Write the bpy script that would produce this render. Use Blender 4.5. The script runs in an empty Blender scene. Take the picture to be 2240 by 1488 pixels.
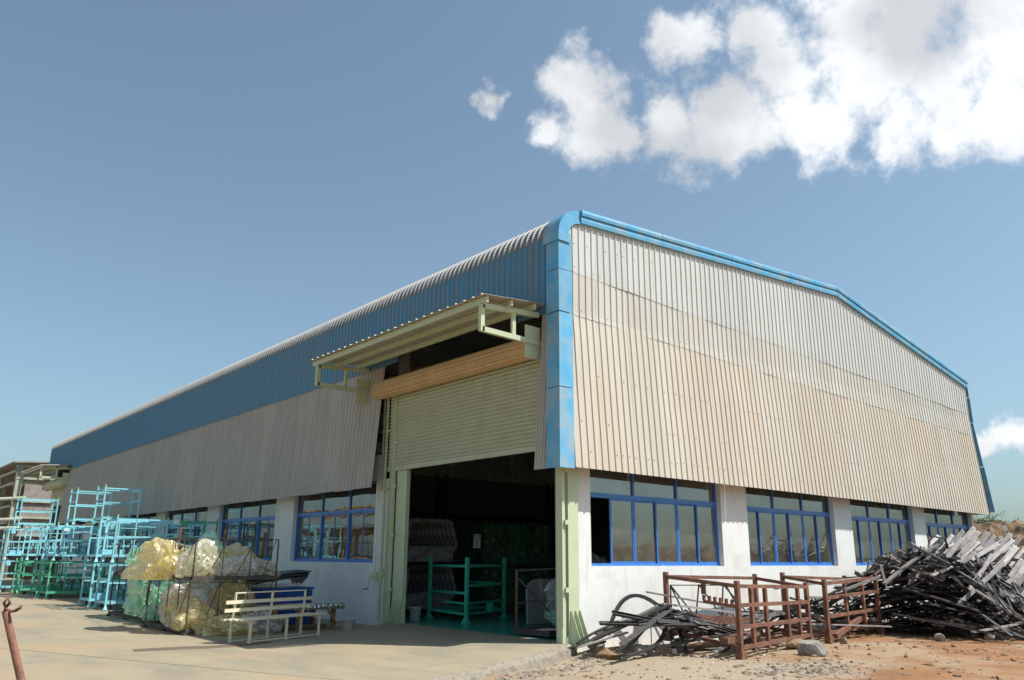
import bpy, math, random
from mathutils import Vector, Matrix, noise
random.seed(7)
S = bpy.context.scene
# ------------------------------------------------------------------ camera
YAW, PITCH, ROLL = .6989, .2657, .0072
cam = bpy.data.objects.new('camera', bpy.data.cameras.new('camera'))
S.collection.objects.link(cam); S.camera = cam
_f = Vector((math.sin(YAW), math.cos(YAW), 0)); _r = Vector((math.cos(YAW), -math.sin(YAW), 0)); _u = Vector((0, 0, 1))
F = _f*math.cos(PITCH)+_u*math.sin(PITCH); U = _u*math.cos(PITCH)-_f*math.sin(PITCH)
R2 = _r*math.cos(ROLL)+U*math.sin(ROLL); U2 = U*math.cos(ROLL)-_r*math.sin(ROLL)
m = Matrix((R2, U2, -F)).transposed().to_4x4(); m.translation = (-11.4126, -11.9901, 1.6)
cam.matrix_world = m
cam.data.sensor_width = 36; cam.data.lens = 28.125; cam.data.clip_start = .05; cam.data.clip_end = 6000
S.render.resolution_x, S.render.resolution_y = 1024, 680
# ------------------------------------------------------------------ light
SUN = Vector((.62, -.78, 1.52)).normalized()
SKY_STRENGTH = .1
SUN_STRENGTH = 4.9
EXPOSURE = .38
w = bpy.data.worlds.new('World'); S.world = w; w.use_nodes = True
nt = w.node_tree; N = nt.nodes; L = nt.links; N.clear()
def nd(tree, t, **k):
    n = tree.nodes.new(t)
    for a, b in k.items(): setattr(n, a, b)
    return n
out = nd(nt, 'ShaderNodeOutputWorld'); bg = nd(nt, 'ShaderNodeBackground'); bg.inputs[1].default_value = SKY_STRENGTH
sky = nd(nt, 'ShaderNodeTexSky', sky_type='NISHITA', sun_disc=False)
sky.sun_elevation = math.asin(SUN.z); sky.sun_rotation = math.atan2(SUN.x, SUN.y); sky.altitude = 500; sky.air_density = 1.1; sky.dust_density = 3.0; sky.ozone_density = 1.6
hs = nd(nt, 'ShaderNodeMix', data_type='RGBA', blend_type='MULTIPLY'); hs.inputs['Factor'].default_value = 1; hs.inputs[7].default_value = (.855, 1.062, 1.115, 1)
sat = nd(nt, 'ShaderNodeHueSaturation'); sat.inputs['Saturation'].default_value = .74
L.new(sky.outputs[0], sat.inputs['Color']); L.new(sat.outputs[0], hs.inputs[6])
tc = nd(nt, 'ShaderNodeTexCoord')
def math_n(op, a, b=None, c=None, clamp=False):
    n = nd(nt, 'ShaderNodeMath', operation=op, use_clamp=clamp)
    for i, v in enumerate((a, b, c)):
        if v is None: continue
        if isinstance(v, (int, float)): n.inputs[i].default_value = v
        else: L.new(v, n.inputs[i])
    return n.outputs[0]
CLOUDS = [(0.5230,0.6670,0.5310,0.0200),(0.5330,0.6600,0.5300,0.0150),(0.6050,0.5900,0.5330,0.0440),(0.6300,0.5900,0.5060,0.0480),(0.6602,0.5748,0.4900,0.0330),(0.6850,0.5315,0.4983,0.0430),(0.5886,0.6346,0.5009,0.0200),(0.6722,0.4705,0.5717,0.0430),(0.6514,0.4861,0.5825,0.0230),(0.6999,0.4222,0.5761,0.0535),(0.7363,0.4141,0.5352,0.0627),(0.7250,0.4695,0.5040,0.0556),(0.7467,0.4615,0.4790,0.0404),(0.7653,0.4127,0.4939,0.0436),(0.7566,0.3411,0.5579,0.0674),(0.7932,0.3400,0.5053,0.0627),(0.7848,0.3916,0.4803,0.0427),(0.7882,0.2834,0.5463,0.0674),(0.8206,0.2799,0.4983,0.0546),(0.8140,0.2187,0.5382,0.0585),(0.8443,0.1973,0.4982,0.0418),(0.8505,0.2856,0.4417,0.0297),(0.8635,0.2409,0.4432,0.0379),(0.8257,0.3254,0.4608,0.0399),(0.8285,0.3440,0.4419,0.0228),(0.9456,0.2982,0.1300,0.0193),(0.9377,0.3252,0.1224,0.0134),(0.8532,0.1529,0.4987,0.0699),(0.8920,0.1599,0.4229,0.0592),(0.7512,0.2595,0.6069,0.0740),(0.7850,0.1679,0.5963,0.0798),(0.8929,0.0937,0.4405,0.0714),(0.9581,0.2595,0.1214,0.0265),(0.9696,0.2119,0.1220,0.0212),(0.7046,0.3596,0.6118,0.0507)]
nz = nd(nt, 'ShaderNodeVectorMath', operation='NORMALIZE'); L.new(tc.outputs['Generated'], nz.inputs[0])
DIR = nz.outputs[0]
# domain warp so the cloud outline is ragged
wn = nd(nt, 'ShaderNodeTexNoise'); wn.inputs['Scale'].default_value = 19; wn.inputs['Detail'].default_value = 8; wn.inputs['Roughness'].default_value = .62
L.new(DIR, wn.inputs['Vector'])
wv = nd(nt, 'ShaderNodeVectorMath', operation='SUBTRACT'); L.new(wn.outputs['Color'], wv.inputs[0]); wv.inputs[1].default_value = (.5, .5, .5)
ws = nd(nt, 'ShaderNodeVectorMath', operation='SCALE'); L.new(wv.outputs[0], ws.inputs[0]); ws.inputs['Scale'].default_value = .05
wa = nd(nt, 'ShaderNodeVectorMath', operation='ADD'); L.new(DIR, wa.inputs[0]); L.new(ws.outputs[0], wa.inputs[1])
acc = None; acc2 = None
for (x, y, z, r) in CLOUDS:
    d = nd(nt, 'ShaderNodeVectorMath', operation='DISTANCE'); L.new(wa.outputs[0], d.inputs[0]); d.inputs[1].default_value = (x, y, z)
    rr = r*1.24
    v = math_n('MULTIPLY_ADD', d.outputs['Value'], -1/rr, 1.0)
    acc = v if acc is None else math_n('MAXIMUM', acc, v)
fn = nd(nt, 'ShaderNodeTexNoise'); fn.inputs['Scale'].default_value = 12; fn.inputs['Detail'].default_value = 12; fn.inputs['Roughness'].default_value = .63
L.new(DIR, fn.inputs['Vector'])
f1 = math_n('MULTIPLY_ADD', fn.outputs['Fac'], 3.0, -1.38)
dens = math_n('ADD', acc, f1)
cm = nd(nt, 'ShaderNodeMapRange', interpolation_type='SMOOTHSTEP'); cm.inputs['From Min'].default_value = .04; cm.inputs['From Max'].default_value = .80
L.new(dens, cm.inputs['Value'])
sn = nd(nt, 'ShaderNodeTexNoise'); sn.inputs['Scale'].default_value = 7; sn.inputs['Detail'].default_value = 5
so = nd(nt, 'ShaderNodeVectorMath', operation='ADD'); L.new(DIR, so.inputs[0]); so.inputs[1].default_value = (3.1, 1.7, .4); L.new(so.outputs[0], sn.inputs['Vector'])
sm = nd(nt, 'ShaderNodeMapRange'); sm.inputs['From Min'].default_value = .42; sm.inputs['From Max'].default_value = .62; L.new(sn.outputs['Fac'], sm.inputs['Value'])
cc = nd(nt, 'ShaderNodeMix', data_type='RGBA'); L.new(sm.outputs[0], cc.inputs['Factor'])
cs = 1/SKY_STRENGTH
cc.inputs[6].default_value = (.80*cs, .82*cs, .84*cs, 1); cc.inputs[7].default_value = (.53*cs, .545*cs, .57*cs, 1)
sepz = nd(nt, 'ShaderNodeSeparateXYZ'); L.new(DIR, sepz.inputs[0])
mx = nd(nt, 'ShaderNodeMix', data_type='RGBA'); L.new(math_n('MULTIPLY', cm.outputs[0], .97), mx.inputs['Factor']); L.new(hs.outputs[2], mx.inputs[6]); L.new(cc.outputs[2], mx.inputs[7])
L.new(mx.outputs[2], bg.inputs[0]); L.new(bg.outputs[0], out.inputs[0])
sun = bpy.data.objects.new('sun', bpy.data.lights.new('sun', 'SUN')); S.collection.objects.link(sun)
sun.data.energy = SUN_STRENGTH; sun.data.angle = math.radians(.53); sun.data.color = (1, .965, .91)
sun.rotation_euler = SUN.to_track_quat('Z', 'Y').to_euler(); sun.location = (0, -20, 40)
S.view_settings.view_transform = 'Standard'; S.view_settings.look = 'None'; S.view_settings.gamma = 1
S.view_settings.exposure = EXPOSURE; S.view_settings.use_curve_mapping = False
S.cycles.max_bounces = 8; S.cycles.transparent_max_bounces = 24
try: S.cycles.use_denoising = True
except Exception: pass
# ------------------------------------------------------------------ materials
def mat(name, col, rough=.6, metal=0, col2=None, scale=3, stretch=(1, 1, 1), amt=1, lo=.4, hi=.65, bump=0, bscale=40, spec=.5, coord='Object', col3=None, s3=.6, lo3=.5, hi3=.7, fine=0, rand=0):
    M = bpy.data.materials.new(name); M.use_nodes = True; t = M.node_tree; b = t.nodes['Principled BSDF']
    b.inputs['Roughness'].default_value = rough; b.inputs['Metallic'].default_value = metal; b.inputs['Specular IOR Level'].default_value = spec
    b.inputs['Base Color'].default_value = (*col, 1)
    tcn = nd(t, 'ShaderNodeTexCoord'); geo = nd(t, 'ShaderNodeNewGeometry')
    src = tcn.outputs['Object'] if coord == 'Object' else geo.outputs['Position']
    prev = None
    def layer(prev, c_from, c_to, sc, st, lo, hi, amt, det=6, off=0):
        mp = nd(t, 'ShaderNodeMapping'); mp.inputs['Scale'].default_value = st; mp.inputs['Location'].default_value = (off, off*.7, off*1.3); t.links.new(src, mp.inputs[0])
        n = nd(t, 'ShaderNodeTexNoise'); n.inputs['Scale'].default_value = sc; n.inputs['Detail'].default_value = det; n.inputs['Roughness'].default_value = .62; t.links.new(mp.outputs[0], n.inputs['Vector'])
        r = nd(t, 'ShaderNodeMapRange'); r.inputs['From Min'].default_value = lo; r.inputs['From Max'].default_value = hi; r.inputs['To Max'].default_value = amt; t.links.new(n.outputs['Fac'], r.inputs['Value'])
        mi = nd(t, 'ShaderNodeMix', data_type='RGBA'); t.links.new(r.outputs[0], mi.inputs['Factor'])
        if prev is None: mi.inputs[6].default_value = (*c_from, 1)
        else: t.links.new(prev, mi.inputs[6])
        mi.inputs[7].default_value = (*c_to, 1)
        return mi.outputs[2]
    if col2: prev = layer(None, col, col2, scale, stretch, lo, hi, amt)
    if col3: prev = layer(prev, col, col3, s3, (1, 1, 1), lo3, hi3, amt, off=5)
    if fine:
        prev = layer(prev, col, tuple(c*.45 for c in col), 60, (1, 1, 1), .5, .75, fine, det=3, off=9)
    if rand and prev is not None:
        oi = nd(t, 'ShaderNodeObjectInfo'); rr_ = nd(t, 'ShaderNodeMapRange'); rr_.inputs['To Min'].default_value = 1-rand; rr_.inputs['To Max'].default_value = 1+rand; t.links.new(oi.outputs['Random'], rr_.inputs['Value'])
        hv = nd(t, 'ShaderNodeHueSaturation'); t.links.new(rr_.outputs[0], hv.inputs['Value']); t.links.new(prev, hv.inputs['Color']); prev = hv.outputs[0]
    if prev is not None: t.links.new(prev, b.inputs['Base Color'])
    if bump:
        n = nd(t, 'ShaderNodeTexNoise'); n.inputs['Scale'].default_value = bscale; n.inputs['Detail'].default_value = 8; t.links.new(src, n.inputs['Vector'])
        bm_ = nd(t, 'ShaderNodeBump'); bm_.inputs['Strength'].default_value = bump; bm_.inputs['Distance'].default_value = .02; t.links.new(n.outputs['Fac'], bm_.inputs['Height']); t.links.new(bm_.outputs[0], b.inputs['Normal'])
    return M
M = {}
M['concrete'] = mat('concrete', (.315, .262, .170), .85, col2=(.235, .205, .145), scale=.9, stretch=(1, .45, 1), lo=.42, hi=.64, col3=(.33, .245, .152), s3=.35, lo3=.48, hi3=.66, bump=.35, bscale=25, coord='P', fine=.4)
def scuffs(Mx):
    t = Mx.node_tree; b = t.nodes['Principled BSDF']; src = b.inputs['Base Color'].links[0].from_socket; g = nd(t, 'ShaderNodeNewGeometry')
    for k, (rot, st, sc, lo, hi, amt, c) in enumerate(((.5, (.28, 2.2, 1), 1.1, .60, .70, .42, (.13, .125, .11)), (-.7, (.15, 3.0, 1), 1.5, .60, .68, .30, (.15, .14, .12)), (0, (1, 1, 1), 2.4, .66, .72, .5, (.14, .12, .09)), (.2, (1, 1, 1), 9, .68, .72, .5, (.10, .085, .06)))):
        mp = nd(t, 'ShaderNodeMapping'); mp.inputs['Rotation'].default_value = (0, 0, rot); mp.inputs['Scale'].default_value = st; mp.inputs['Location'].default_value = (k*7, k*3, 0); t.links.new(g.outputs['Position'], mp.inputs[0])
        n = nd(t, 'ShaderNodeTexNoise'); n.inputs['Scale'].default_value = sc; n.inputs['Detail'].default_value = 7; n.inputs['Roughness'].default_value = .6; t.links.new(mp.outputs[0], n.inputs['Vector'])
        r = nd(t, 'ShaderNodeMapRange'); r.inputs['From Min'].default_value = lo; r.inputs['From Max'].default_value = hi; r.inputs['To Max'].default_value = amt; t.links.new(n.outputs['Fac'], r.inputs['Value'])
        m_ = nd(t, 'ShaderNodeMix', data_type='RGBA'); t.links.new(r.outputs[0], m_.inputs['Factor']); t.links.new(src, m_.inputs[6]); m_.inputs[7].default_value = (*c, 1); src = m_.outputs[2]
    t.links.new(src, b.inputs['Base Color'])
scuffs(M['concrete'])
M['broken_concrete'] = mat('broken_concrete', (.27, .235, .18), .9, col2=(.20, .17, .135), scale=9, lo=.45, hi=.6, bump=1, bscale=30, fine=.4)
M['dirt'] = mat('dirt', (.27, .128, .050), .95, col2=(.20, .092, .036), scale=1.6, lo=.42, hi=.62, col3=(.29, .215, .135), s3=.4, lo3=.44, hi3=.6, bump=.9, bscale=14, coord='P', fine=.5)
M['mound'] = mat('mound', (.17, .105, .055), .95, col2=(.085, .05, .028), scale=2.2, lo=.4, hi=.6, col3=(.40, .27, .15), s3=.5, bump=1, bscale=5, coord='P', fine=.4)
M['plaster'] = mat('plaster', (.72, .72, .69), .85, col2=(.65, .645, .61), scale=2.5, stretch=(1, 1, .5), lo=.45, hi=.65, bump=.35, bscale=35, coord='P', col3=(.62, .56, .48), s3=.8, lo3=.55, hi3=.75, amt=.8)
M['sheet_top'] = mat('sheet_top', (.55, .56, .53), .42, col2=(.51, .505, .46), scale=1.2, stretch=(3, 3, .25), lo=.4, hi=.75, coord='P', spec=.4, rand=.035)
M['sheet_mid'] = mat('sheet_mid', (.54, .54, .49), .45, col2=(.53, .485, .405), scale=.8, stretch=(2.5, 2.5, .4), lo=.36, hi=.66, coord='P', spec=.4, rand=.035)
M['sheet_low'] = mat('sheet_low', (.54, .515, .445), .5, col2=(.53, .455, .36), scale=.6, stretch=(3, 3, .35), lo=.33, hi=.62, coord='P', spec=.35, rand=.035)
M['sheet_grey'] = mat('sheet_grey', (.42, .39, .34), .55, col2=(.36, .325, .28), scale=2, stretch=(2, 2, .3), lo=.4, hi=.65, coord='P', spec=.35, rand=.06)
# blue sheets: paint shows on the ribs, dust lies in the pans -> driven by the height of the profile
def blue_sheet():
    Mx = bpy.data.materials.new('blue_sheet'); Mx.use_nodes = True; t = Mx.node_tree; b = t.nodes['Principled BSDF']; b.inputs['Roughness'].default_value = .42
    g = nd(t, 'ShaderNodeNewGeometry'); mp = nd(t, 'ShaderNodeMapping'); mp.inputs['Scale'].default_value = (1, 5, .35); t.links.new(g.outputs['Position'], mp.inputs[0])
    n = nd(t, 'ShaderNodeTexNoise'); n.inputs['Scale'].default_value = 1.6; n.inputs['Detail'].default_value = 7; n.inputs['Roughness'].default_value = .65; t.links.new(mp.outputs[0], n.inputs['Vector'])
    r = nd(t, 'ShaderNodeMapRange'); r.inputs['From Min'].default_value = .38; r.inputs['From Max'].default_value = .62; r.inputs['To Min'].default_value = .25; r.inputs['To Max'].default_value = .85; t.links.new(n.outputs['Fac'], r.inputs['Value'])
    tcn = nd(t, 'ShaderNodeTexCoord'); sp = nd(t, 'ShaderNodeSeparateXYZ'); t.links.new(tcn.outputs['UV'], sp.inputs[0])
    mu = nd(t, 'ShaderNodeMath', operation='MULTIPLY'); t.links.new(r.outputs[0], mu.inputs[0]); t.links.new(sp.outputs[0], mu.inputs[1])
    mi = nd(t, 'ShaderNodeMix', data_type='RGBA'); t.links.new(mu.outputs[0], mi.inputs['Factor']); mi.inputs[6].default_value = (.03, .215, .37, 1); mi.inputs[7].default_value = (.19, .185, .165, 1)
    # dusty pale crown of the curve
    sp2 = nd(t, 'ShaderNodeSeparateXYZ'); t.links.new(g.outputs['Position'], sp2.inputs[0])
    t.links.new(mi.outputs[2], b.inputs['Base Color'])
    return Mx
M['blue_sheet'] = blue_sheet()
def patch(Mx, c, cx_, cy_, r0, r1, amt):
    t = Mx.node_tree; b = t.nodes['Principled BSDF']; src = b.inputs['Base Color'].links[0].from_socket; g = nd(t, 'ShaderNodeNewGeometry')
    n = nd(t, 'ShaderNodeTexNoise'); n.inputs['Scale'].default_value = 1.6; n.inputs['Detail'].default_value = 8; t.links.new(g.outputs['Position'], n.inputs['Vector'])
    d = nd(t, 'ShaderNodeVectorMath', operation='DISTANCE'); t.links.new(g.outputs['Position'], d.inputs[0]); d.inputs[1].default_value = (cx_, cy_, -.2)
    ma = nd(t, 'ShaderNodeMath', operation='MULTIPLY_ADD'); t.links.new(n.outputs['Fac'], ma.inputs[0]); ma.inputs[1].default_value = 4; t.links.new(d.outputs['Value'], ma.inputs[2])
    r = nd(t, 'ShaderNodeMapRange'); r.inputs['From Min'].default_value = r0+2; r.inputs['From Max'].default_value = r1+2; r.inputs['To Min'].default_value = amt; r.inputs['To Max'].default_value = 0; t.links.new(ma.outputs[0], r.inputs['Value'])
    m_ = nd(t, 'ShaderNodeMix', data_type='RGBA'); t.links.new(r.outputs[0], m_.inputs['Factor']); t.links.new(src, m_.inputs[6]); m_.inputs[7].default_value = (*c, 1); t.links.new(m_.outputs[2], b.inputs['Base Color'])
patch(M['dirt'], (.30, .245, .17), -.2, -2.0, 1.6, 4.2, .85)      # cement dust and crumbled mortar lying by the slab corner
patch(M['dirt'], (.27, .225, .17), 1.9, -4.2, .3, 1.5, .6)
def rib_sheet(name, pan, rib):
    Mx = mat(name, pan, .5, col2=tuple(c*.75 for c in pan), scale=2.5, stretch=(1, 4, 1), lo=.4, hi=.65, coord='P'); t = Mx.node_tree; b = t.nodes['Principled BSDF']; src = b.inputs['Base Color'].links[0].from_socket
    u = nd(t, 'ShaderNodeTexCoord'); sp = nd(t, 'ShaderNodeSeparateXYZ'); t.links.new(u.outputs['UV'], sp.inputs[0]); m_ = nd(t, 'ShaderNodeMix', data_type='RGBA'); t.links.new(sp.outputs[0], m_.inputs['Factor']); m_.inputs[6].default_value = (*rib, 1); t.links.new(src, m_.inputs[7]); t.links.new(m_.outputs[2], b.inputs['Base Color']); return Mx
M['eave_sheet'] = rib_sheet('eave_sheet', (.17, .20, .21), (.42, .41, .38))
M['dusty_sheet'] = mat('dusty_sheet', (.46, .43, .37), .5, col2=(.36, .37, .36), scale=3, stretch=(1, 4, 1), lo=.4, hi=.6, coord='P')
M['blue_trim'] = mat('blue_trim', (.07, .34, .58), .45, col2=(.21, .42, .54), scale=1.6, lo=.42, hi=.68, rand=.05, coord='P', col3=(.34, .38, .38), s3=1.6, lo3=.46, hi3=.70, amt=.8)
M['blue_frame'] = mat('blue_frame', (.03, .155, .47), .35, col2=(.05, .18, .50), scale=6)
M['green_steel'] = mat('green_steel', (.50, .56, .37), .5, col2=(.45, .50, .33), scale=3, lo=.5, hi=.7, coord='P', bump=.05)
M['shutter'] = mat('shutter', (.45, .47, .33), .5, col2=(.42, .42, .29), scale=2, stretch=(1, 1, 1), lo=.42, hi=.65, coord='P')
M['coil'] = mat('coil', (.55, .36, .17), .55, col2=(.46, .30, .14), scale=3, coord='P')
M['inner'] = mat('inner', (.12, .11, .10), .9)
M['floor_green'] = mat('floor_green', (.04, .30, .22), .25, col2=(.20, .26, .21), scale=.9, lo=.5, hi=.7, coord='P')
M['cyan'] = mat('cyan', (.28, .66, .74), .45, col2=(.20, .50, .58), scale=7, lo=.45, hi=.7, rand=.15, col3=(.25, .22, .16), s3=9, lo3=.66, hi3=.72)
M['green'] = mat('green', (.10, .46, .27), .45, col2=(.06, .33, .20), scale=7, lo=.45, hi=.7, rand=.15, col3=(.20, .18, .12), s3=9, lo3=.66, hi3=.72)
M['mint'] = mat('mint', (.05, .46, .30), .45, col2=(.05, .38, .25), scale=6, lo=.5, hi=.7)
M['tip'] = mat('tip', (.20, .55, .25), .5)
M['rust'] = mat('rust', (.20, .085, .05), .75, col2=(.11, .05, .035), scale=9, lo=.4, hi=.62, bump=.3, bscale=60, col3=(.27, .12, .06), s3=4)
M['rust_light'] = mat('rust_light', (.20, .082, .05), .7, col2=(.12, .052, .035), scale=18, lo=.45, hi=.65, bump=.25, bscale=90, col3=(.30, .19, .15), s3=25, lo3=.6, hi3=.7)
M['black_iron'] = mat('black_iron', (.035, .032, .032), .6, col2=(.09, .055, .04), scale=12, lo=.5, hi=.7)
M['pallet_iron'] = mat('pallet_iron', (.10, .075, .065), .7, col2=(.055, .045, .04), scale=8, lo=.4, hi=.6)
M['bench'] = mat('bench', (.70, .64, .47), .55, col2=(.58, .50, .34), scale=14, lo=.55, hi=.72, fine=.2)
M['wood'] = mat('wood', (.33, .20, .10), .8, col2=(.22, .13, .07), scale=6, stretch=(1, 1, 4))
M['orange_wood'] = mat('orange_wood', (.50, .20, .05), .75, col2=(.40, .15, .04), scale=6)
M['card'] = mat('card', (.38, .31, .23), .85, col2=(.30, .25, .18), scale=3, bump=.3)
M['foil'] = mat('foil', (.75, .75, .77), .22, 1, bump=1, bscale=14)
M['blue_crate'] = mat('blue_crate', (.015, .09, .36), .4, col2=(.02, .07, .25), scale=5)
M['dark_panel'] = mat('dark_panel', (.045, .05, .055), .35, col2=(.08, .08, .08), scale=6)
M['steel_panel'] = mat('steel_panel', (.30, .30, .30), .35, .1, col2=(.12, .12, .12), scale=5)
M['grey_panel'] = mat('grey_panel', (.30, .28, .27), .6)
M['white'] = mat('white', (.75, .75, .72), .6, col2=(.55, .53, .48), scale=9, lo=.5, hi=.7)
M['paper'] = mat('paper', (.78, .77, .74), .7)
M['ink'] = mat('ink', (.08, .09, .15), .7)
M['yellow'] = mat('yellow', (.60, .38, .02), .5)
M['rubber'] = mat('rubber', (.03, .028, .026), .7)
M['caster'] = mat('caster', (.13, .08, .05), .6, col2=(.05, .04, .03), scale=20)
M['strip_light'] = mat('strip_light', (.36, .33, .32), .5, col2=(.25, .225, .215), scale=5, lo=.42, hi=.65, spec=.35)
M['strip_mid'] = mat('strip_mid', (.15, .138, .135), .5, col2=(.22, .195, .175), scale=6, lo=.5, hi=.65, spec=.35)
M['strip_dark'] = mat('strip_dark', (.036, .033, .033), .5, col2=(.075, .066, .058), scale=5, lo=.5, hi=.7, spec=.3)
M['rock'] = mat('rock', (.30, .27, .24), .9, col2=(.20, .18, .16), scale=5, bump=.8, bscale=18)
M['clod'] = mat('clod', (.27, .185, .10), .95, col2=(.17, .095, .045), scale=5, bump=1, bscale=14)
M['pebble'] = mat('pebble', (.27, .20, .14), .9, col2=(.20, .12, .065), scale=2, lo=.4, hi=.6, coord='P')
M['gravel'] = mat('gravel', (.27, .235, .19), .9, col2=(.19, .15, .11), scale=5, lo=.4, hi=.6, coord='P')
M['leaf'] = mat('leaf', (.13, .19, .06), .7, col2=(.08, .13, .04), scale=3)
M['twig'] = mat('twig', (.16, .13, .08), .8)
M['bamboo'] = mat('bamboo', (.50, .27, .10), .6, col2=(.32, .17, .07), scale=5)
M['grey_sheet'] = mat('grey_sheet', (.30, .27, .24), .6, col2=(.22, .19, .17), scale=2, coord='P')
M['shed_steel'] = mat('shed_steel', (.40, .42, .33), .6, col2=(.32, .32, .26), scale=3, coord='P')
M['joint'] = mat('joint', (.13, .095, .06), .9)
def streaks(Mx, c, sets):
    t = Mx.node_tree; b = t.nodes['Principled BSDF']; src = b.inputs['Base Color'].links[0].from_socket; g = nd(t, 'ShaderNodeNewGeometry')
    for k, (st, sc, lo, hi, amt) in enumerate(sets):
        mp = nd(t, 'ShaderNodeMapping'); mp.inputs['Scale'].default_value = st; mp.inputs['Location'].default_value = (k*5, k*9, k); t.links.new(g.outputs['Position'], mp.inputs[0])
        n = nd(t, 'ShaderNodeTexNoise'); n.inputs['Scale'].default_value = sc; n.inputs['Detail'].default_value = 8; n.inputs['Roughness'].default_value = .65; t.links.new(mp.outputs[0], n.inputs['Vector'])
        r = nd(t, 'ShaderNodeMapRange'); r.inputs['From Min'].default_value = lo; r.inputs['From Max'].default_value = hi; r.inputs['To Max'].default_value = amt; t.links.new(n.outputs['Fac'], r.inputs['Value'])
        m_ = nd(t, 'ShaderNodeMix', data_type='RGBA'); t.links.new(r.outputs[0], m_.inputs['Factor']); t.links.new(src, m_.inputs[6]); m_.inputs[7].default_value = (*c, 1); src = m_.outputs[2]
    t.links.new(src, b.inputs['Base Color'])
streaks(M['plaster'], (.42, .36, .29), (((3, 3, .25), 1.5, .58, .75, .5), ((1, 1, 1), 6, .62, .72, .45), ((1, 1, 1.6), .9, .58, .70, .35)))
streaks(M['blue_trim'], (.30, .29, .26), (((4, 4, .4), 1.6, .56, .72, .5), ((1, 1, 1), 12, .62, .70, .5)))
streaks(M['shutter'], (.25, .20, .12), (((1, 2, .5), 1.6, .58, .75, .5),))
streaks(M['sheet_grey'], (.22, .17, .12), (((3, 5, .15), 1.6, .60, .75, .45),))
def plastic(name, col, tr, fac):
    """thin wrinkled film: mostly see-through, milky along the creases, with a sharp sheen"""
    Mx = bpy.data.materials.new(name); Mx.use_nodes = True; t = Mx.node_tree; t.nodes.clear(); o = nd(t, 'ShaderNodeOutputMaterial'); Lk = t.links.new
    g = nd(t, 'ShaderNodeTexCoord')
    mp = nd(t, 'ShaderNodeMapping'); mp.inputs['Scale'].default_value = (1, 1, .55); Lk(g.outputs['Object'], mp.inputs[0])
    n = nd(t, 'ShaderNodeTexNoise'); n.inputs['Scale'].default_value = 3.2; n.inputs['Detail'].default_value = 3; n.inputs['Distortion'].default_value = 2.0; Lk(mp.outputs[0], n.inputs['Vector'])
    v = nd(t, 'ShaderNodeTexVoronoi', feature='DISTANCE_TO_EDGE'); v.inputs['Scale'].default_value = 3; Lk(n.outputs['Color'], v.inputs['Vector'])
    ad = nd(t, 'ShaderNodeMath', operation='MULTIPLY_ADD'); Lk(v.outputs['Distance'], ad.inputs[0]); ad.inputs[1].default_value = .8; Lk(n.outputs['Fac'], ad.inputs[2])
    bp = nd(t, 'ShaderNodeBump'); bp.inputs['Strength'].default_value = .5; bp.inputs['Distance'].default_value = .04; Lk(ad.outputs[0], bp.inputs['Height'])
    df = nd(t, 'ShaderNodeBsdfDiffuse'); df.inputs[0].default_value = (*col, 1); Lk(bp.outputs[0], df.inputs['Normal'])
    tl = nd(t, 'ShaderNodeBsdfTranslucent'); tl.inputs[0].default_value = (*col, 1); Lk(bp.outputs[0], tl.inputs['Normal'])
    m1 = nd(t, 'ShaderNodeMixShader'); m1.inputs[0].default_value = .5; Lk(df.outputs[0], m1.inputs[1]); Lk(tl.outputs[0], m1.inputs[2])
    tp = nd(t, 'ShaderNodeBsdfTransparent'); tp.inputs[0].default_value = (*tr, 1)
    r = nd(t, 'ShaderNodeMapRange'); r.inputs['From Min'].default_value = .38; r.inputs['From Max'].default_value = .68; r.inputs['To Min'].default_value = fac-.22; r.inputs['To Max'].default_value = fac+.30; Lk(n.outputs['Fac'], r.inputs['Value'])
    m2 = nd(t, 'ShaderNodeMixShader'); Lk(r.outputs[0], m2.inputs[0]); Lk(tp.outputs[0], m2.inputs[1]); Lk(m1.outputs[0], m2.inputs[2])
    gl = nd(t, 'ShaderNodeBsdfGlossy'); gl.inputs['Roughness'].default_value = .22; Lk(bp.outputs[0], gl.inputs['Normal'])
    fr = nd(t, 'ShaderNodeLayerWeight'); fr.inputs[0].default_value = .35; Lk(bp.outputs[0], fr.inputs['Normal'])
    fm = nd(t, 'ShaderNodeMapRange'); fm.inputs['To Min'].default_value = .07; fm.inputs['To Max'].default_value = .5; Lk(fr.outputs['Facing'], fm.inputs['Value'])
    m3 = nd(t, 'ShaderNodeMixShader'); Lk(fm.outputs[0], m3.inputs[0]); Lk(m2.outputs[0], m3.inputs[1]); Lk(gl.outputs[0], m3.inputs[2])
    Lk(m3.outputs[0], o.inputs[0]); return Mx
M['pl_yellow'] = plastic('pl_yellow', (.93, .78, .38), (.99, .96, .80), .68)
M['pl_pale'] = plastic('pl_pale', (.90, .84, .62), (.99, .98, .92), .62)
M['pl_green'] = plastic('pl_green', (.50, .86, .60), (.86, .98, .90), .66)
M['pl_clear'] = plastic('pl_clear', (.85, .83, .80), (.98, .97, .96), .5)
M['pl_wrap'] = plastic('pl_wrap', (.05, .20, .09), (.5, .9, .6), .85)
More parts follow.
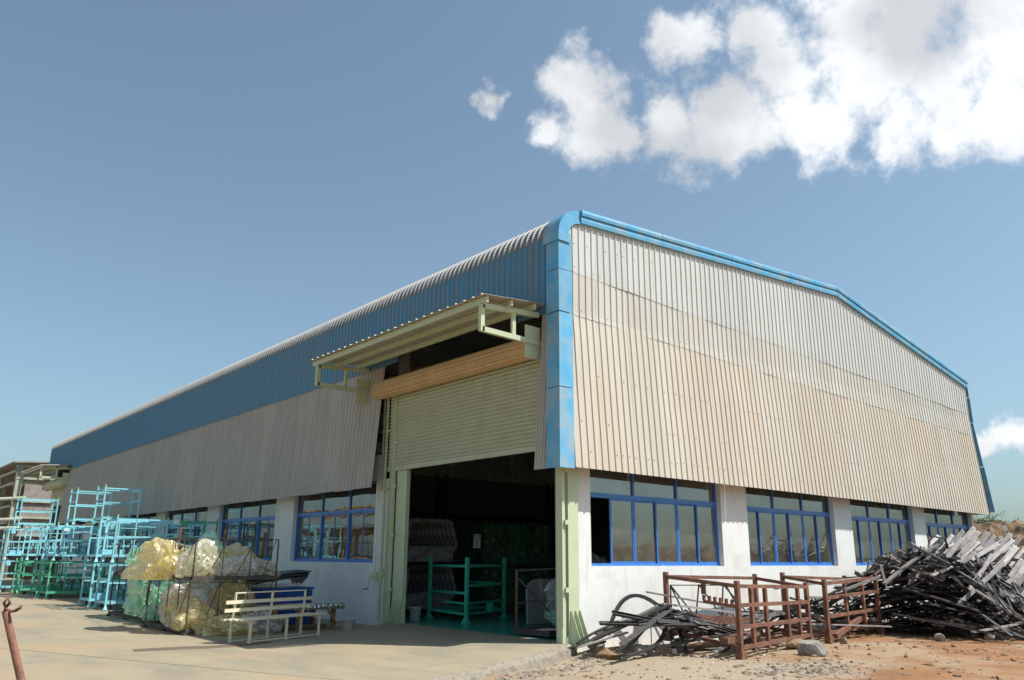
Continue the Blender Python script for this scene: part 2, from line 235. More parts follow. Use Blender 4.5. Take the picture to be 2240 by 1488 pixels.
def glass():
    Mx = bpy.data.materials.new('glass'); Mx.use_nodes = True; t = Mx.node_tree; t.nodes.clear(); o = nd(t, 'ShaderNodeOutputMaterial')
    g = nd(t, 'ShaderNodeBsdfGlossy'); g.inputs['Roughness'].default_value = .01; g.inputs[0].default_value = (.86, .9, .92, 1)
    tp = nd(t, 'ShaderNodeBsdfTransparent'); tp.inputs[0].default_value = (.62, .64, .60, 1)
    lw = nd(t, 'ShaderNodeLayerWeight'); lw.inputs[0].default_value = .30
    gp = nd(t, 'ShaderNodeNewGeometry'); wv_ = nd(t, 'ShaderNodeTexNoise'); wv_.inputs['Scale'].default_value = 1.3; t.links.new(gp.outputs['Position'], wv_.inputs['Vector']); bpg = nd(t, 'ShaderNodeBump'); bpg.inputs['Strength'].default_value = .06; bpg.inputs['Distance'].default_value = .06; t.links.new(wv_.outputs['Fac'], bpg.inputs['Height']); t.links.new(bpg.outputs[0], g.inputs['Normal'])
    r = nd(t, 'ShaderNodeMapRange'); r.inputs['To Min'].default_value = .17; r.inputs['To Max'].default_value = .9; t.links.new(lw.outputs['Fresnel'], r.inputs['Value'])
    m1 = nd(t, 'ShaderNodeMixShader'); t.links.new(r.outputs[0], m1.inputs[0]); t.links.new(tp.outputs[0], m1.inputs[1]); t.links.new(g.outputs[0], m1.inputs[2]); dn = nd(t, 'ShaderNodeTexNoise'); dn.inputs['Scale'].default_value = 2.2; dn.inputs['Detail'].default_value = 6; t.links.new(gp.outputs['Position'], dn.inputs['Vector']); oi = nd(t, 'ShaderNodeObjectInfo'); dm_ = nd(t, 'ShaderNodeMapRange'); dm_.inputs['From Min'].default_value = .35; dm_.inputs['From Max'].default_value = .75; dm_.inputs['To Min'].default_value = .02; dm_.inputs['To Max'].default_value = .20; t.links.new(dn.outputs['Fac'], dm_.inputs['Value'])
    dmm = nd(t, 'ShaderNodeMath', operation='MULTIPLY_ADD'); t.links.new(oi.outputs['Random'], dmm.inputs[0]); dmm.inputs[1].default_value = .07; t.links.new(dm_.outputs[0], dmm.inputs[2]); dd_ = nd(t, 'ShaderNodeBsdfDiffuse'); dd_.inputs[0].default_value = (.34, .30, .23, 1); m9 = nd(t, 'ShaderNodeMixShader'); t.links.new(dmm.outputs[0], m9.inputs[0]); t.links.new(m1.outputs[0], m9.inputs[1]); t.links.new(dd_.outputs[0], m9.inputs[2]); t.links.new(m9.outputs[0], o.inputs[0]); return Mx
M['glass'] = glass()
# ------------------------------------------------------------------ mesh helpers
COL = S.collection
class MB:
    def __init__(s): s.v = []; s.f = []; s.uv = None
    def add(s, vs, fs):
        n = len(s.v); s.v += [tuple(a) for a in vs]; s.f += [tuple(i+n for i in f) for f in fs]; return s
    def box(s, a, b):
        (x0, y0, z0), (x1, y1, z1) = a, b
        return s.add([(x0,y0,z0),(x1,y0,z0),(x1,y1,z0),(x0,y1,z0),(x0,y0,z1),(x1,y0,z1),(x1,y1,z1),(x0,y1,z1)],
              [(0,3,2,1),(4,5,6,7),(0,1,5,4),(1,2,6,5),(2,3,7,6),(3,0,4,7)])
    def bar(s, p, q, wd, h=None, up=(0,0,1)):
        p, q = Vector(p), Vector(q); h = h or wd; d = (q-p).normalized(); up = Vector(up)
        if abs(d.dot(up)) > .98: up = Vector((1, 0, 0)) if abs(d.x) < .9 else Vector((0, 1, 0))
        a = d.cross(up).normalized(); b = a.cross(d).normalized(); a *= wd/2; b *= h/2
        return s.add([p-a-b,p+a-b,p+a+b,p-a+b,q-a-b,q+a-b,q+a+b,q-a+b], [(0,3,2,1),(4,5,6,7),(0,1,5,4),(1,2,6,5),(2,3,7,6),(3,0,4,7)])
    def tube(s, p, q, r, n=8, r2=None):
        p, q = Vector(p), Vector(q); d = (q-p).normalized(); up = Vector((0,0,1)) if abs(d.z) < .95 else Vector((1,0,0)); r2 = r if r2 is None else r2
        a = d.cross(up).normalized(); b = a.cross(d)
        vs = []
        for c, rr in ((p, r), (q, r2)):
            for i in range(n):
                t = 2*math.pi*i/n; vs.append(c+a*math.cos(t)*rr+b*math.sin(t)*rr)
        fs = [(i, (i+1) % n, n+(i+1) % n, n+i) for i in range(n)]+[tuple(range(n-1, -1, -1)), tuple(range(n, 2*n))]
        return s.add(vs, fs)
    def path(s, pts, wd, h, up=(0,0,1)):
        pts = [Vector(p) for p in pts]; vs = []; n = len(pts); up = Vector(up)
        for i, p in enumerate(pts):
            d = (pts[min(i+1, n-1)]-pts[max(i-1, 0)]).normalized(); a = d.cross(up)
            if a.length < .1: a = d.cross(Vector((1, 0, .1)))
            a.normalize(); b = a.cross(d)
            vs += [p-a*wd/2-b*h/2, p+a*wd/2-b*h/2, p+a*wd/2+b*h/2, p-a*wd/2+b*h/2]
        fs = [(0,3,2,1), tuple(4*(n-1)+k for k in range(4))]
        for i in range(n-1):
            for k in range(4): fs.append((4*i+k, 4*i+(k+1) % 4, 4*i+4+(k+1) % 4, 4*i+4+k))
        return s.add(vs, fs)
    def mesh(s, name, mt, smooth=False):
        me = bpy.data.meshes.new(name); me.from_pydata(s.v, [], s.f); me.materials.append(mt); me.validate(); me.update()
        if smooth: me.polygons.foreach_set('use_smooth', [True]*len(me.polygons))
        return me
    def build(s, name, mt, parent=None, smooth=False, loc=None):
        return link(name, s.mesh(name, mt, smooth), parent, loc)
def link(name, me, parent=None, loc=None):
    o = bpy.data.objects.new(name, me); COL.objects.link(o)
    if parent: o.parent = parent
    if loc: o.location = loc
    return o
def tag(o, label=None, cat=None, group=None, kind=None):
    if label: o['label'] = label
    if cat: o['category'] = cat
    if group: o['group'] = group
    if kind: o['kind'] = kind
    return o
def empty(name, loc=(0,0,0), rz=0, label=None, cat=None, group=None):
    o = bpy.data.objects.new(name, None); COL.objects.link(o); o.location = loc; o.rotation_euler = (0, 0, rz); o.empty_display_size = .2
    return tag(o, label, cat, group)
def copy_tree(o, parent=None):
    c = o.copy(); COL.objects.link(c)
    if parent: c.parent = parent
    for ch in list(o.children): copy_tree(ch, c)
    return c
def bevel(o, wd=.004, seg=1):
    b = o.modifiers.new('b', 'BEVEL'); b.width = wd; b.segments = seg; b.limit_method = 'ANGLE'; return o
# ------------------------------------------------------------------ ground
def dirt_h(x, y):
    h = -.215+.035*noise.noise(Vector((x*.7, y*.7, 0)))+.02*noise.noise(Vector((x*2.3, y*2.3, 3)))+.012*noise.noise(Vector((x*7, y*7, 5)))
    # washed out hollow beside the concrete corner
    h -= .07*math.exp(-((x+.6)**2+(y+1.5)**2)/1.2)
    h += .13*math.exp(-((x-1.7)**2/2+(y+.4)**2/.2))
    return h
def grid(x0, x1, y0, y1, st, fn):
    nx, ny = int(round((x1-x0)/st)), int(round((y1-y0)/st)); b = MB()
    vs = [(x0+(x1-x0)*i/nx, y0+(y1-y0)*j/ny, fn(x0+(x1-x0)*i/nx, y0+(y1-y0)*j/ny)) for j in range(ny+1) for i in range(nx+1)]
    fs = [(j*(nx+1)+i, j*(nx+1)+i+1, (j+1)*(nx+1)+i+1, (j+1)*(nx+1)+i) for j in range(ny) for i in range(nx)]
    return b.add(vs, fs)
gd = MB()
X = 3000
def ring(b, x0, x1, y0, y1, z, zi, Xo=3000):
    vs = [(-Xo,-Xo,z),(Xo,-Xo,z),(Xo,Xo,z),(-Xo,Xo,z),(x0,y0,zi),(x1,y0,zi),(x1,y1,zi),(x0,y1,zi)]
    return b.add(vs, [(0,1,5,4),(1,2,6,5),(2,3,7,6),(3,0,4,7)])
g1 = grid(-9, 24, -12, 1, .09, dirt_h)
tag(g1.build('dirt_ground', M['dirt'], smooth=True), kind='structure')
gd.add([(-X,-X,-.30),(X,-X,-.30),(X,X,-.30),(-X,X,-.30)], [(0,1,2,3)])
tag(gd.build('ground', M['dirt']), kind='structure')
# concrete yard: outline follows the broken edge beside the dirt
edge = [(.24,.10), (.10,-.10), (-.30,-.22), (-.99,-.60), (-1.9,-.92), (-2.88,-1.25), (-3.6,-1.45), (-4.40,-1.70), (-6.5,-2.5), (-9,-3.6), (-14,-6), (-40,-18)]
def jag(pts, n=8, a=.035):
    o = []
    for (x0, y0), (x1, y1) in zip(pts[:-1], pts[1:]):
        for i in range(n):
            t = i/n; x = x0+(x1-x0)*t; y = y0+(y1-y0)*t
            k = a*noise.noise(Vector((x*4.1, y*4.1, 9)))+a*.5*noise.noise(Vector((x*13, y*13, 2)))
            o.append((x+k, y+k))
    return o+[pts[-1]]
je = jag(edge)
def ramp_z(x, y):
    t = min(1, max(0, -x/4.4)); t = t*t*(3-2*t)*.6+t*.4
    return -.1193*t
yb = MB()
vs = []; fs = []
n = len(je)
for i, (x, y) in enumerate(je):
    vs.append((x, y, -.12)); vs.append((min(x, .2)-.0, 130, -.12))
for i in range(n-1): fs.append((2*i, 2*i+1, 2*i+3, 2*i+2))
yb.add(vs, fs)
tag(yb.build('concrete_yard', M['concrete']), kind='structure')
# ramp up to the door, raised above the yard, cast in one strip with a thick edge
rl = [(.25,6.62), (-.38,6.07), (-1.2,5.60), (-2.31,5.12), (-3.2,4.72), (-3.89,4.44), (-4.67,4.20), (-5.4,4.05)]
rb = MB(); NS, NT = 60, 40
ri = jag([(.24,.10), (.10,-.10), (-.30,-.22), (-.99,-.60), (-1.9,-.92), (-2.88,-1.25), (-3.6,-1.45), (-4.40,-1.70), (-5.4,-2.1)], 10, .02)
def samp(pts, t):
    f = t*(len(pts)-1); i = min(int(f), len(pts)-2); k = f-i
    return (pts[i][0]+(pts[i+1][0]-pts[i][0])*k, pts[i][1]+(pts[i+1][1]-pts[i][1])*k)
vs = []
for a in range(NS+1):
    pr_, pl_ = samp(ri, a/NS), samp(rl, a/NS)
    for c in range(NT+1):
        t = c/NT; x = pr_[0]+(pl_[0]-pr_[0])*t; y = pr_[1]+(pl_[1]-pr_[1])*t
        vs.append((x, y, ramp_z(x, y)))
fs = [(a*(NT+1)+c, a*(NT+1)+c+1, (a+1)*(NT+1)+c+1, (a+1)*(NT+1)+c) for a in range(NS) for c in range(NT)]
rb.add(vs, [f[::-1] for f in fs])
tag(rb.build('ramp', M['concrete'], smooth=True), kind='structure')
eb = MB()
for pts, off in ((ri, 0), (rl, NT)):
    vs = []
    for a in range(NS+1):
        x, y = samp(pts, a/NS); z = ramp_z(x, y); k = .05*noise.noise(Vector((x*6, y*6, 1)))+.02*noise.noise(Vector((x*22, y*22, 1)))
        so_ = (.12, -.10) if off == 0 else (0, .0)
        vs += [(x, y, z-.001), (x+so_[0]*.8+k, y+so_[1]*.8-k, z-.08 if off == 0 else z-.12), (x+so_[0]*1.3+k*1.5, y+so_[1]*1.3-k, -.34)]
    eb.add(vs, [f for a in range(NS) for f in ((3*a, 3*a+3, 3*a+4, 3*a+1), (3*a+1, 3*a+4, 3*a+5, 3*a+2))])
tag(eb.build('ramp_edge', M['broken_concrete']), kind='structure')
eb = MB(); vs = []
for i, (x, y) in enumerate(je[3*8:]):
    k = .03*noise.noise(Vector((x*9, y*9, 1)))
    vs += [(x, y, -.121), (x+.07+k, y-.1-k, -.2), (x+.1+k, y-.14-k, -.35)]
eb.add(vs, [f for a in range(len(vs)//3-1) for f in ((3*a, 3*a+3, 3*a+4, 3*a+1), (3*a+1, 3*a+4, 3*a+5, 3*a+2))])
tag(eb.build('yard_edge', M['broken_concrete']), kind='structure')
# mortar lip left where the ramp was patched onto the yard, and the expansion joint
lip = MB(); P = [(-6.6,4.46,0), (-6.2,4.44,.006), (-5.9,4.37,.014), (-5.6,4.36,.013), (-5.3,4.25,.022), (-5.0,4.22,.02), (-4.7,4.19,.014), (-4.3,4.30,.006), (-3.9,4.45,0)]
vs = []
for x, y, h in P: vs += [(x, y, -.1195), (x+.01, y+.015, -.1195+h), (x+.1, y+.5, -.1175)]
lip.add(vs, [f for a in range(len(P)-1) for f in ((3*a, 3*a+3, 3*a+4, 3*a+1), (3*a+1, 3*a+4, 3*a+5, 3*a+2))])
tag(lip.build('mortar_lip', M['joint']), kind='structure')
jt = MB()
p0, p1 = Vector((-16, 24.9)), Vector((-3.6, -5.0))
a0, a1 = Vector((-8.40, 6.61)), Vector((-5.31, -.89)); d = (a1-a0).normalized(); nrm = Vector((-d.y, d.x))
A, Bq = a0-d*20, a1+d*.55
jp = []
for i in range(60):
    t = i/59; q = A+(Bq-A)*t; k = .012*noise.noise(Vector((t*90, 0, 0))); wd = .008+.004*noise.noise(Vector((t*200, 3, 0)))
    jp.append((q+nrm*(k+wd), q+nrm*(k-wd)))
vs = [(*p, -.1155) for ab in jp for p in ab]
jt.add(vs, [(2*i, 2*i+1, 2*i+3, 2*i+2) for i in range(59)])
tag(jt.build('expansion_joint', M['joint']), kind='structure')
# floor of the hall
fb = MB(); fb.box((.262, .02, -.3), (20.9, 49.9, 0)); tag(fb.build('hall_floor', M['floor_green']), kind='structure')
# loose stones
def stone(b, c, r, seed=0, flat=.7):
    rnd = random.Random(seed); t = (1+5**.5)/2
    vs0 = [(-1,t,0),(1,t,0),(-1,-t,0),(1,-t,0),(0,-1,t),(0,1,t),(0,-1,-t),(0,1,-t),(t,0,-1),(t,0,1),(-t,0,-1),(-t,0,1)]
    fs0 = [(0,11,5),(0,5,1),(0,1,7),(0,7,10),(0,10,11),(1,5,9),(5,11,4),(11,10,2),(10,7,6),(7,1,8),(3,9,4),(3,4,2),(3,2,6),(3,6,8),(3,8,9),(4,9,5),(2,4,11),(6,2,10),(8,6,7),(9,8,1)]
    sx, sy, sz = rnd.uniform(.6, 1.2), rnd.uniform(.6, 1.2), rnd.uniform(.4, .8)*flat/.7; an = rnd.uniform(0, 6.3); ca, sa = math.cos(an), math.sin(an); vs = []
    for v in vs0:
        k = r/1.9*rnd.uniform(.72, 1.2); x, y, z = v[0]*k*sx, v[1]*k*sy, v[2]*k*sz
        vs.append((c[0]+x*ca-y*sa, c[1]+x*sa+y*ca, c[2]+z))
    b.add(vs, fs0)
pb = MB()
for i in range(2600):
    x = random.uniform(-5, 19); y = random.uniform(-9, -.2)
    if y > -.2-(-x)*.55 and x < 0: continue
    r = random.choice([.012, .015, .02, .02, .03, .045])*random.uniform(.7, 1.3)
    if noise.noise(Vector((x*.5, y*.5, 8))) < -.05 and random.random() < .6: continue
    stone(pb, (x, y, dirt_h(x, y)+r*.2), r, i)
tag(pb.build('pebbles', M['pebble']), kind='stuff')
gb = MB()
for i in range(800):
    t = random.random()
    if random.random() < .45: x, y = random.gauss(1.9, .8), random.gauss(-4.1, .55)
    else:
        q = samp(edge[:9], random.random()*.99); x, y = q[0]+.22+abs(random.gauss(0, .35)), q[1]-.2-abs(random.gauss(0, .3))
    r = random.choice([.02, .03, .04, .06])*random.uniform(.7, 1.2); stone(gb, (x, y, dirt_h(x, y)-r*.05), r, 9000+i)
tag(gb.build('gravel', M['gravel']), kind='stuff')
def big_stone(name, loc, r, mt, seed, label, cat, sc=(1,1,1), sub=2, rough=.22):
    import bmesh
    bm = bmesh.new(); bmesh.ops.create_icosphere(bm, subdivisions=sub+1, radius=r)
    rnd = random.Random(seed); pl = [(Vector((rnd.gauss(0,1), rnd.gauss(0,1), rnd.gauss(0,1))).normalized(), r*rnd.uniform(.62, .88)) for _ in range(9)]
    for v in bm.verts:
        for nn, dd in pl:
            k = v.co.dot(nn)-dd
            if k > 0: v.co -= nn*k
        v.co += v.co.normalized()*r*rough*.35*noise.noise(v.co*4/r*.5+Vector((seed, 0, 0)))
        v.co = Vector((v.co.x*sc[0], v.co.y*sc[1], v.co.z*sc[2]))
    me = bpy.data.meshes.new(name); bm.to_mesh(me); bm.free(); me.materials.append(mt)
    o = link(name, me, None, loc); o.rotation_euler = (0, 0, seed); return tag(o, label, cat)
big_stone('rock', (1.15,-.95,-.16), .2, M['rock'], 3, 'dark grey rock with flat faces lying in front of the toothed strip heap', 'rock', (1.1,.8,.9))
big_stone('rock', (3.9,-3.0,-.10), .27, M['rock'], 5, 'pale grey angular rock at the foot of the near rusty crate', 'rock', (1.25,.8,.85))
big_stone('rock', (4.75,-2.15,-.12), .2, M['clod'], 6, 'ochre stone lying inside the corner between the two rusty crates', 'rock', (1.5,.9,.6))
big_stone('rock', (6.75,-2.1,-.17), .1, M['clod'], 8, 'small orange stone against the left post of the far rusty crate', 'rock', (1,.8,1.1))
big_stone('earth_clod', (.45,-.62,-.26), .34, M['clod'], 11, 'crumbling ochre earth clod under the end of the toothed strips', 'earth', (1.35,.8,.62), 3, .9)
big_stone('rock', (.65,-.28,-.06), .19, M['rock'], 14, 'light brown stone propping up the strips near the green column', 'rock', (1.1,1,.9))
for i, (x, y) in enumerate([(10.2,-3.9), (10.6,-4.0), (9.2,-3.2), (11.3,-4.2)]):
    big_stone('rock', (x, y, -.14), .13+.03*(i % 2), M['rock'], 20+i, ['grey rock left of the ladder end under the scrap heap', 'grey rock beside the lowest ladder end of the scrap heap', 'small rock in the shadow at the front of the scrap heap', 'grey rock right of the ladder under the scrap heap'][i], 'rock')
# mound of soil behind the hall
def mound_h(x, y):
    d = math.exp(-((y-6)/10.5)**6)*(1/(1+math.exp(-(x-27.5)*1.3)))
    z = 3.65-(x-30)*.012+.3*noise.noise(Vector((x*.35, y*.35, 1)))+.38*noise.noise(Vector((x*1.1, y*1.1, 2)))+.25*noise.noise(Vector((x*2.7, y*2.7, 4)))
    return -.32+d*z
tag(grid(22.5, 75, -9, 20, .22, mound_h).build('dirt_mound', M['mound'], smooth=False), kind='structure')
tag(grid(-10, 95, -62, -44, 1.0, lambda x, y: -.31+math.exp(-((y+53)/6.5)**4)*(3.2+.6*noise.noise(Vector((x*.08, y*.1, 1)))+.15*noise.noise(Vector((x*.4, y*.4, 2))))).build('earth_bank', M['mound']), kind='structure')
cb_ = MB()
for i in range(420):
    x = random.uniform(-2.5, 16); y = random.uniform(-7.5, -.6)
    if y > -.4+.55*min(0, x)-.9 and x < .5: continue
    r = random.choice([.04, .05, .06, .09])*random.uniform(.6, 1.3)
    if noise.noise(Vector((x*.8, y*.8, 2))) < .05: continue
    stone(cb_, (x, y, dirt_h(x, y)+r*.05), r, 500+i, .45)
tag(cb_.build('soil_clods', M['clod']), kind='stuff')
# bush on the mound
def bush(loc, n, R, label, seed):
    rnd = random.Random(seed); root = empty('bush', loc, 0, label, 'bush'); st = MB(); lf = MB()
    for i in range(n):
        a = rnd.uniform(0, 6.28); ln = R*rnd.uniform(.6, 1.25); el = rnd.uniform(.15, .9); p = Vector((rnd.uniform(-.4, .4)*R, rnd.uniform(-.4, .4)*R, 0)); d = Vector((math.cos(a)*math.cos(el), math.sin(a)*math.cos(el), math.sin(el)))
        prev = p
        for k in range(1, 9):
            q = p+d*ln*k/8+Vector((0, 0, -.25*R*(k/8)**2))+Vector((rnd.gauss(0, .02), rnd.gauss(0, .02), rnd.gauss(0, .02)))*R
            st.tube(prev, q, .012, 3); prev = q
            for _ in range(9):
                c = q+Vector((rnd.gauss(0, .07), rnd.gauss(0, .07), rnd.gauss(0, .06)))*R; s = rnd.uniform(.025, .06)*R*.8
                u = Vector((rnd.gauss(0,1), rnd.gauss(0,1), rnd.gauss(0,1))).normalized(); v = u.cross(Vector((rnd.gauss(0,1), rnd.gauss(0,1), rnd.gauss(0,1)))).normalized()
                lf.add([c-u*s, c+v*s*.4, c+u*s, c-v*s*.4], [(0,1,2,3)])
    st.build('stem', M['twig'], root); tag(lf.build('foliage', M['leaf'], root), kind='stuff'); return root
bush((30.9, 3.8, 3.05), 60, 1.25, 'thorny green bush on the soil mound, close to the end of the hall', 1)
bush((32.3, 2.9, 3.0), 14, .9, 'sparse low bush with long twigs on the mound, right of the thorny one', 2)
# ------------------------------------------------------------------ the hall
W = empty('warehouse', (0,0,0), 0, 'long industrial hall of ribbed metal sheets, blue above and beige below, with a curved eave', 'warehouse')
O, DF, ZK, ZB = .209, .43, 6.75, 3.37           # sheet offset, flare offset, kink height, lower edge
GL, GE, YL = .40, 20.65, 50.0
def zbot(x): return ZB-.15*x/21.
def out(z, x=0):
    zb = zbot(x); return O if z >= ZK else O+(DF-O)*(ZK-z)/(ZK-zb)
def prof(wd, pitch=.2, h=.024):
    pts = []; u = 0.
    while u < wd-1e-6:
        for du, hh in ((0, 0), (.070, 0), (.086, h), (.114, h), (.130, 0)):
            if u+du < wd: pts.append((u+du, hh))
        u += pitch
    pts.append((wd, 0)); return pts
# walls -------------------------------------------------------------
GW = [(.84, 5.39, 2.905), (6.483, 10.771, 2.865), (11.773, 15.80, 2.825), (16.683, 20.532, 2.79)]
SW = [(7.29, 12.305), (13.64, 18.61), (19.91, 24.9), (26.2, 31.2), (32.5, 37.5), (38.85, 43.8)]
SILL, WT, TH = 1.445, 3.62, .23
def wall_strip(b, ax, u0, u1, z0, z1, t0=0, t1=TH):
    if ax == 'x': b.box((u0, t0, z0), (u1, t1, z1))
    else: b.box((t0, u0, z0), (t1, u1, z1))
b = MB(); us = [GL]+[v for a in GW for v in a[:2]]+[GE]
wall_strip(b, 'x', GL, GE, -.5, SILL)
for i in range(0, len(us), 2): wall_strip(b, 'x', us[i], us[i+1], SILL, WT)
wall_strip(b, 'x', GL, GE, WT, 4.3)
b.build('wall', M['plaster'], W)
b = MB(); us = [6.68]+[v for a in SW for v in a]+[43.9]
wall_strip(b, 'y', 6.68, 43.9, -.5, SILL)
for i in range(0, len(us), 2): wall_strip(b, 'y', us[i], us[i+1], SILL, WT)
wall_strip(b, 'y', 7.2, 43.9, WT, 4.3)
b.build('wall', M['plaster'], W)
b = MB(); ow = [(2.2, 7), (8.5, 13.3), (14.8, 19.6), (21, 26), (27, 32), (33, 38)]; us = [TH]+[v for a in ow for v in a]+[49.8]
X0 = 20.65-TH
def ws(u0, u1, z0, z1): b.box((X0, u0, z0), (X0+TH, u1, z1))
ws(TH, 49.8, -.5, SILL)
for i in range(0, len(us), 2): ws(us[i], us[i+1], SILL, WT)
ws(TH, 49.8, WT, 4.3)
b.build('wall', M['plaster'], W)
b = MB(); b.box((.3, 49.8, -.5), (20.65, 50.0, 9.0)); b.build('wall', M['grey_sheet'], W)
# windows: frame > pane, sash ----------------------------------------
def window(P, wd, zs, zt, ztop, open_first=False, slim=False):
    """P(u, d, z): u along the wall, d into the wall"""
    def bx(b, u0, u1, d0, d1, z0, z1):
        a, c = P(u0, d0, z0), P(u1, d1, z1); b.box([min(a[i], c[i]) for i in range(3)], [max(a[i], c[i]) for i in range(3)])
    b = MB(); D0, D1, fw = .13, .20, .055
    bx(b, 0, wd, D0, D1, zs, zs+fw); bx(b, 0, wd, D0, D1, ztop-fw, ztop)
    bx(b, 0, fw, D0, D1, zs+fw, ztop-fw); bx(b, wd-fw, wd, D0, D1, zs+fw, ztop-fw)
    for i in (1, 2):
        u = wd*i/3; bx(b, u-fw/2, u+fw/2, D0, D1, zs+fw, zt-.05); bx(b, u-fw/2, u+fw/2, D0, D1, zt+.05, ztop-fw)
    bx(b, fw, wd-fw, D0-.01, D1, zt-.05, zt+.05)
    w_ = b.build('window', M['blue_frame'], W)
    for i in range(3):
        u0, u1 = wd*i/3+fw/2, wd*(i+1)/3-fw/2
        if i == 0: u0 = fw
        if i == 2: u1 = wd-fw
        b = MB(); bx(b, u0, u1, .165, .171, zt+.05, ztop-fw); b.build('pane', M['glass'], w_)
        mid = (u0+u1)/2
        for k in range(2):
            a, c = (u0, mid+.02) if k == 0 else (mid-.02, u1)
            d0 = .168 if k == 0 else .138
            if open_first and i == 0 and k == 0: a, c = mid-.0, u1-.02
            b = MB(); s = .038; z0, z1 = zs+fw, zt-.05
            bx(b, a, a+s, d0, d0+.026, z0, z1); bx(b, c-s, c, d0, d0+.026, z0, z1); bx(b, a+s, c-s, d0, d0+.026, z0, z0+s); bx(b, a+s, c-s, d0, d0+.026, z1-s, z1)
            b.build('sash', M['blue_frame'], w_)
            b = MB(); bx(b, a+s, c-s, d0+.01, d0+.016, z0+s, z1-s); b.build('pane', M['glass'], w_)
    return w_
for i, (a, c, zt) in enumerate(GW):
    window(lambda u, d, z, a=a: (a+u, d, z), c-a, SILL, zt, WT, i == 0)
for (a, c) in SW:
    window(lambda u, d, z, a=a, c=c: (d, c-u, z), c-a, SILL, 2.85, WT)
for (a, c) in ow[:5]:
    window(lambda u, d, z, a=a: (20.65-d, a+u, z), c-a, SILL, 2.85, WT)
# cladding ------------------------------------------------------------
def uv_rib(me, hs):
    uvl = me.uv_layers.new(name='rib')
    for p in me.polygons:
        for li in p.loop_indices: uvl.data[li].uv = (hs[me.loops[li].vertex_index], 0)
TOPL = [(0, 8.80), (11.76, 9.56), (21.1, 8.02)]
def ztop(x):
    if x < 11.76: return 8.80+(9.56-8.80)*x/11.76
    return 9.56+(8.02-9.56)*(x-11.76)/(21.1-11.76)
def ov1(x): return 7.65-.71*x/21.1
def ov2(x): return 6.66-.55*x/21.1
def gable_sheet(x0, x1, lo, hi, lift, mt):
    pf = prof(x1-x0); vs = []; hh = []; nr = 0
    def zrow(x, t): return lo(x)+(hi(x)-lo(x))*t
    lev = [0, 1]
    tk = (ZK-lo(x0))/(hi(x0)-lo(x0))
    lev = sorted(set([0, 1]+([tk] if 0.02 < tk < .98 else [])+[k/6 for k in range(1, 6) if abs(k/6-tk) > .08]))
    tl0 = (x0*7.3+lift*900) % 1
    for t in lev:
        for u, h in pf:
            x = x0+u; z = zrow(x, t); vs.append((x+.004*math.sin(tl0*6+t*3), -(out(z, x)+h+lift+.010*noise.noise(Vector((x*.8, z*.9, lift*300)))+.004*(tl0-.5)), z-(.006*(tl0-.5)*((x-x0))) )); hh.append(1-h/.024)
    n = len(pf); fs = [(r*n+i, r*n+i+1, (r+1)*n+i+1, (r+1)*n+i) for r in range(len(lev)-1) for i in range(n-1)]
    b = MB(); b.add(vs, fs); me = b.mesh('cladding_sheet', mt); uv_rib(me, hh); return link('cladding_sheet', me, W)
x = -.10; rnd = random.Random(4)
while x < 20.9:
    x1 = min(x+1.0, 21.06)
    if 21.06-x1 < .3: x1 = 21.06
    j = rnd.uniform(-.012, .012)
    gable_sheet(max(x, .1), x1, lambda q, j=j: ov1(q)+j, lambda q: ztop(q)+.06, .012, M['sheet_top'])
    gable_sheet(x, x1, lambda q, j=j: ov2(q)-j, lambda q, j=j: ov1(q)+.1, .006, M['sheet_mid'])
    gable_sheet(x, x1, zbot, lambda q: ov2(q)+.1, 0, M['sheet_low'])
    x = x1
# screws on the gable sheets
b = MB()
for i in range(104):
    for zf in (lambda q: ztop(q)-.5, lambda q: ov1(q)+.12, lambda q: ov2(q)+.14, lambda q: 5.4-.02*q, lambda q: 4.35, lambda q: zbot(q)+.35):
        if rnd.random() < .62: continue
        q = .25+.2*i; z = zf(q)+rnd.uniform(-.01, .01); y = -(out(z, q)+.014)
        b.box((q-.008, y-.006, z-.008), (q+.008, y+.01, z+.008))
tag(b.build('screw', M['rust'], W), kind='stuff')
# side sheets
pf = prof(1.0)
def side_mesh(levels, mt, name):
    """levels: list of (offset outward from x=0 wall, z)"""
    vs = []; hh = []
    for o_, z in levels:
        for u, h in pf: vs.append((-(o_+h), u, z)); hh.append(1-h/.024)
    n = len(pf); fs = [(r*n+i, (r+1)*n+i, (r+1)*n+i+1, r*n+i+1) for r in range(len(levels)-1) for i in range(n-1)]
    b = MB(); b.add(vs, fs); me = b.mesh(name, mt); uv_rib(me, hh); return me
blue_me = side_mesh([(O, 6.69), (O, 8.46)], M['blue_sheet'], 'cladding_sheet')
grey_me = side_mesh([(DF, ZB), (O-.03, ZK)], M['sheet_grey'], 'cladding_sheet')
# curved eave sheet with crimps
CR = .60; cx, cz = -O+CR, 8.44
vs = []; hh = []; NC = 44
for k in range(NC+1):
    t = math.radians(96)*k/NC; cr = .007*(1 if k % 2 else -1) if 0 < k < NC else 0
    for u, h in pf:
        R_ = CR+h*1.5+(cr if h > .01 else cr*.5); vs.append((cx-R_*math.cos(t), u, cz+R_*math.sin(t))); hh.append(1-h/.024)
n = len(pf); b = MB(); b.add(vs, [(r*n+i, (r+1)*n+i, (r+1)*n+i+1, r*n+i+1) for r in range(NC) for i in range(n-1)])
curve_me = b.mesh('curved_sheet', M['eave_sheet']); uv_rib(curve_me, hh)
blue2 = side_mesh([(O, 6.93), (O, 8.46)], M['blue_sheet'], 'cladding_sheet')
y = .13
while y < 49.6:
    link('cladding_sheet', blue2 if .5 < y < 5.9 or 43.5 < y < 48.5 else blue_me, W, (0, y, rnd.uniform(-.01, .01)))
    link('curved_sheet', curve_me, W, (rnd.uniform(-.004, .004), y, 0))
    y += 1.0
y = 6.83
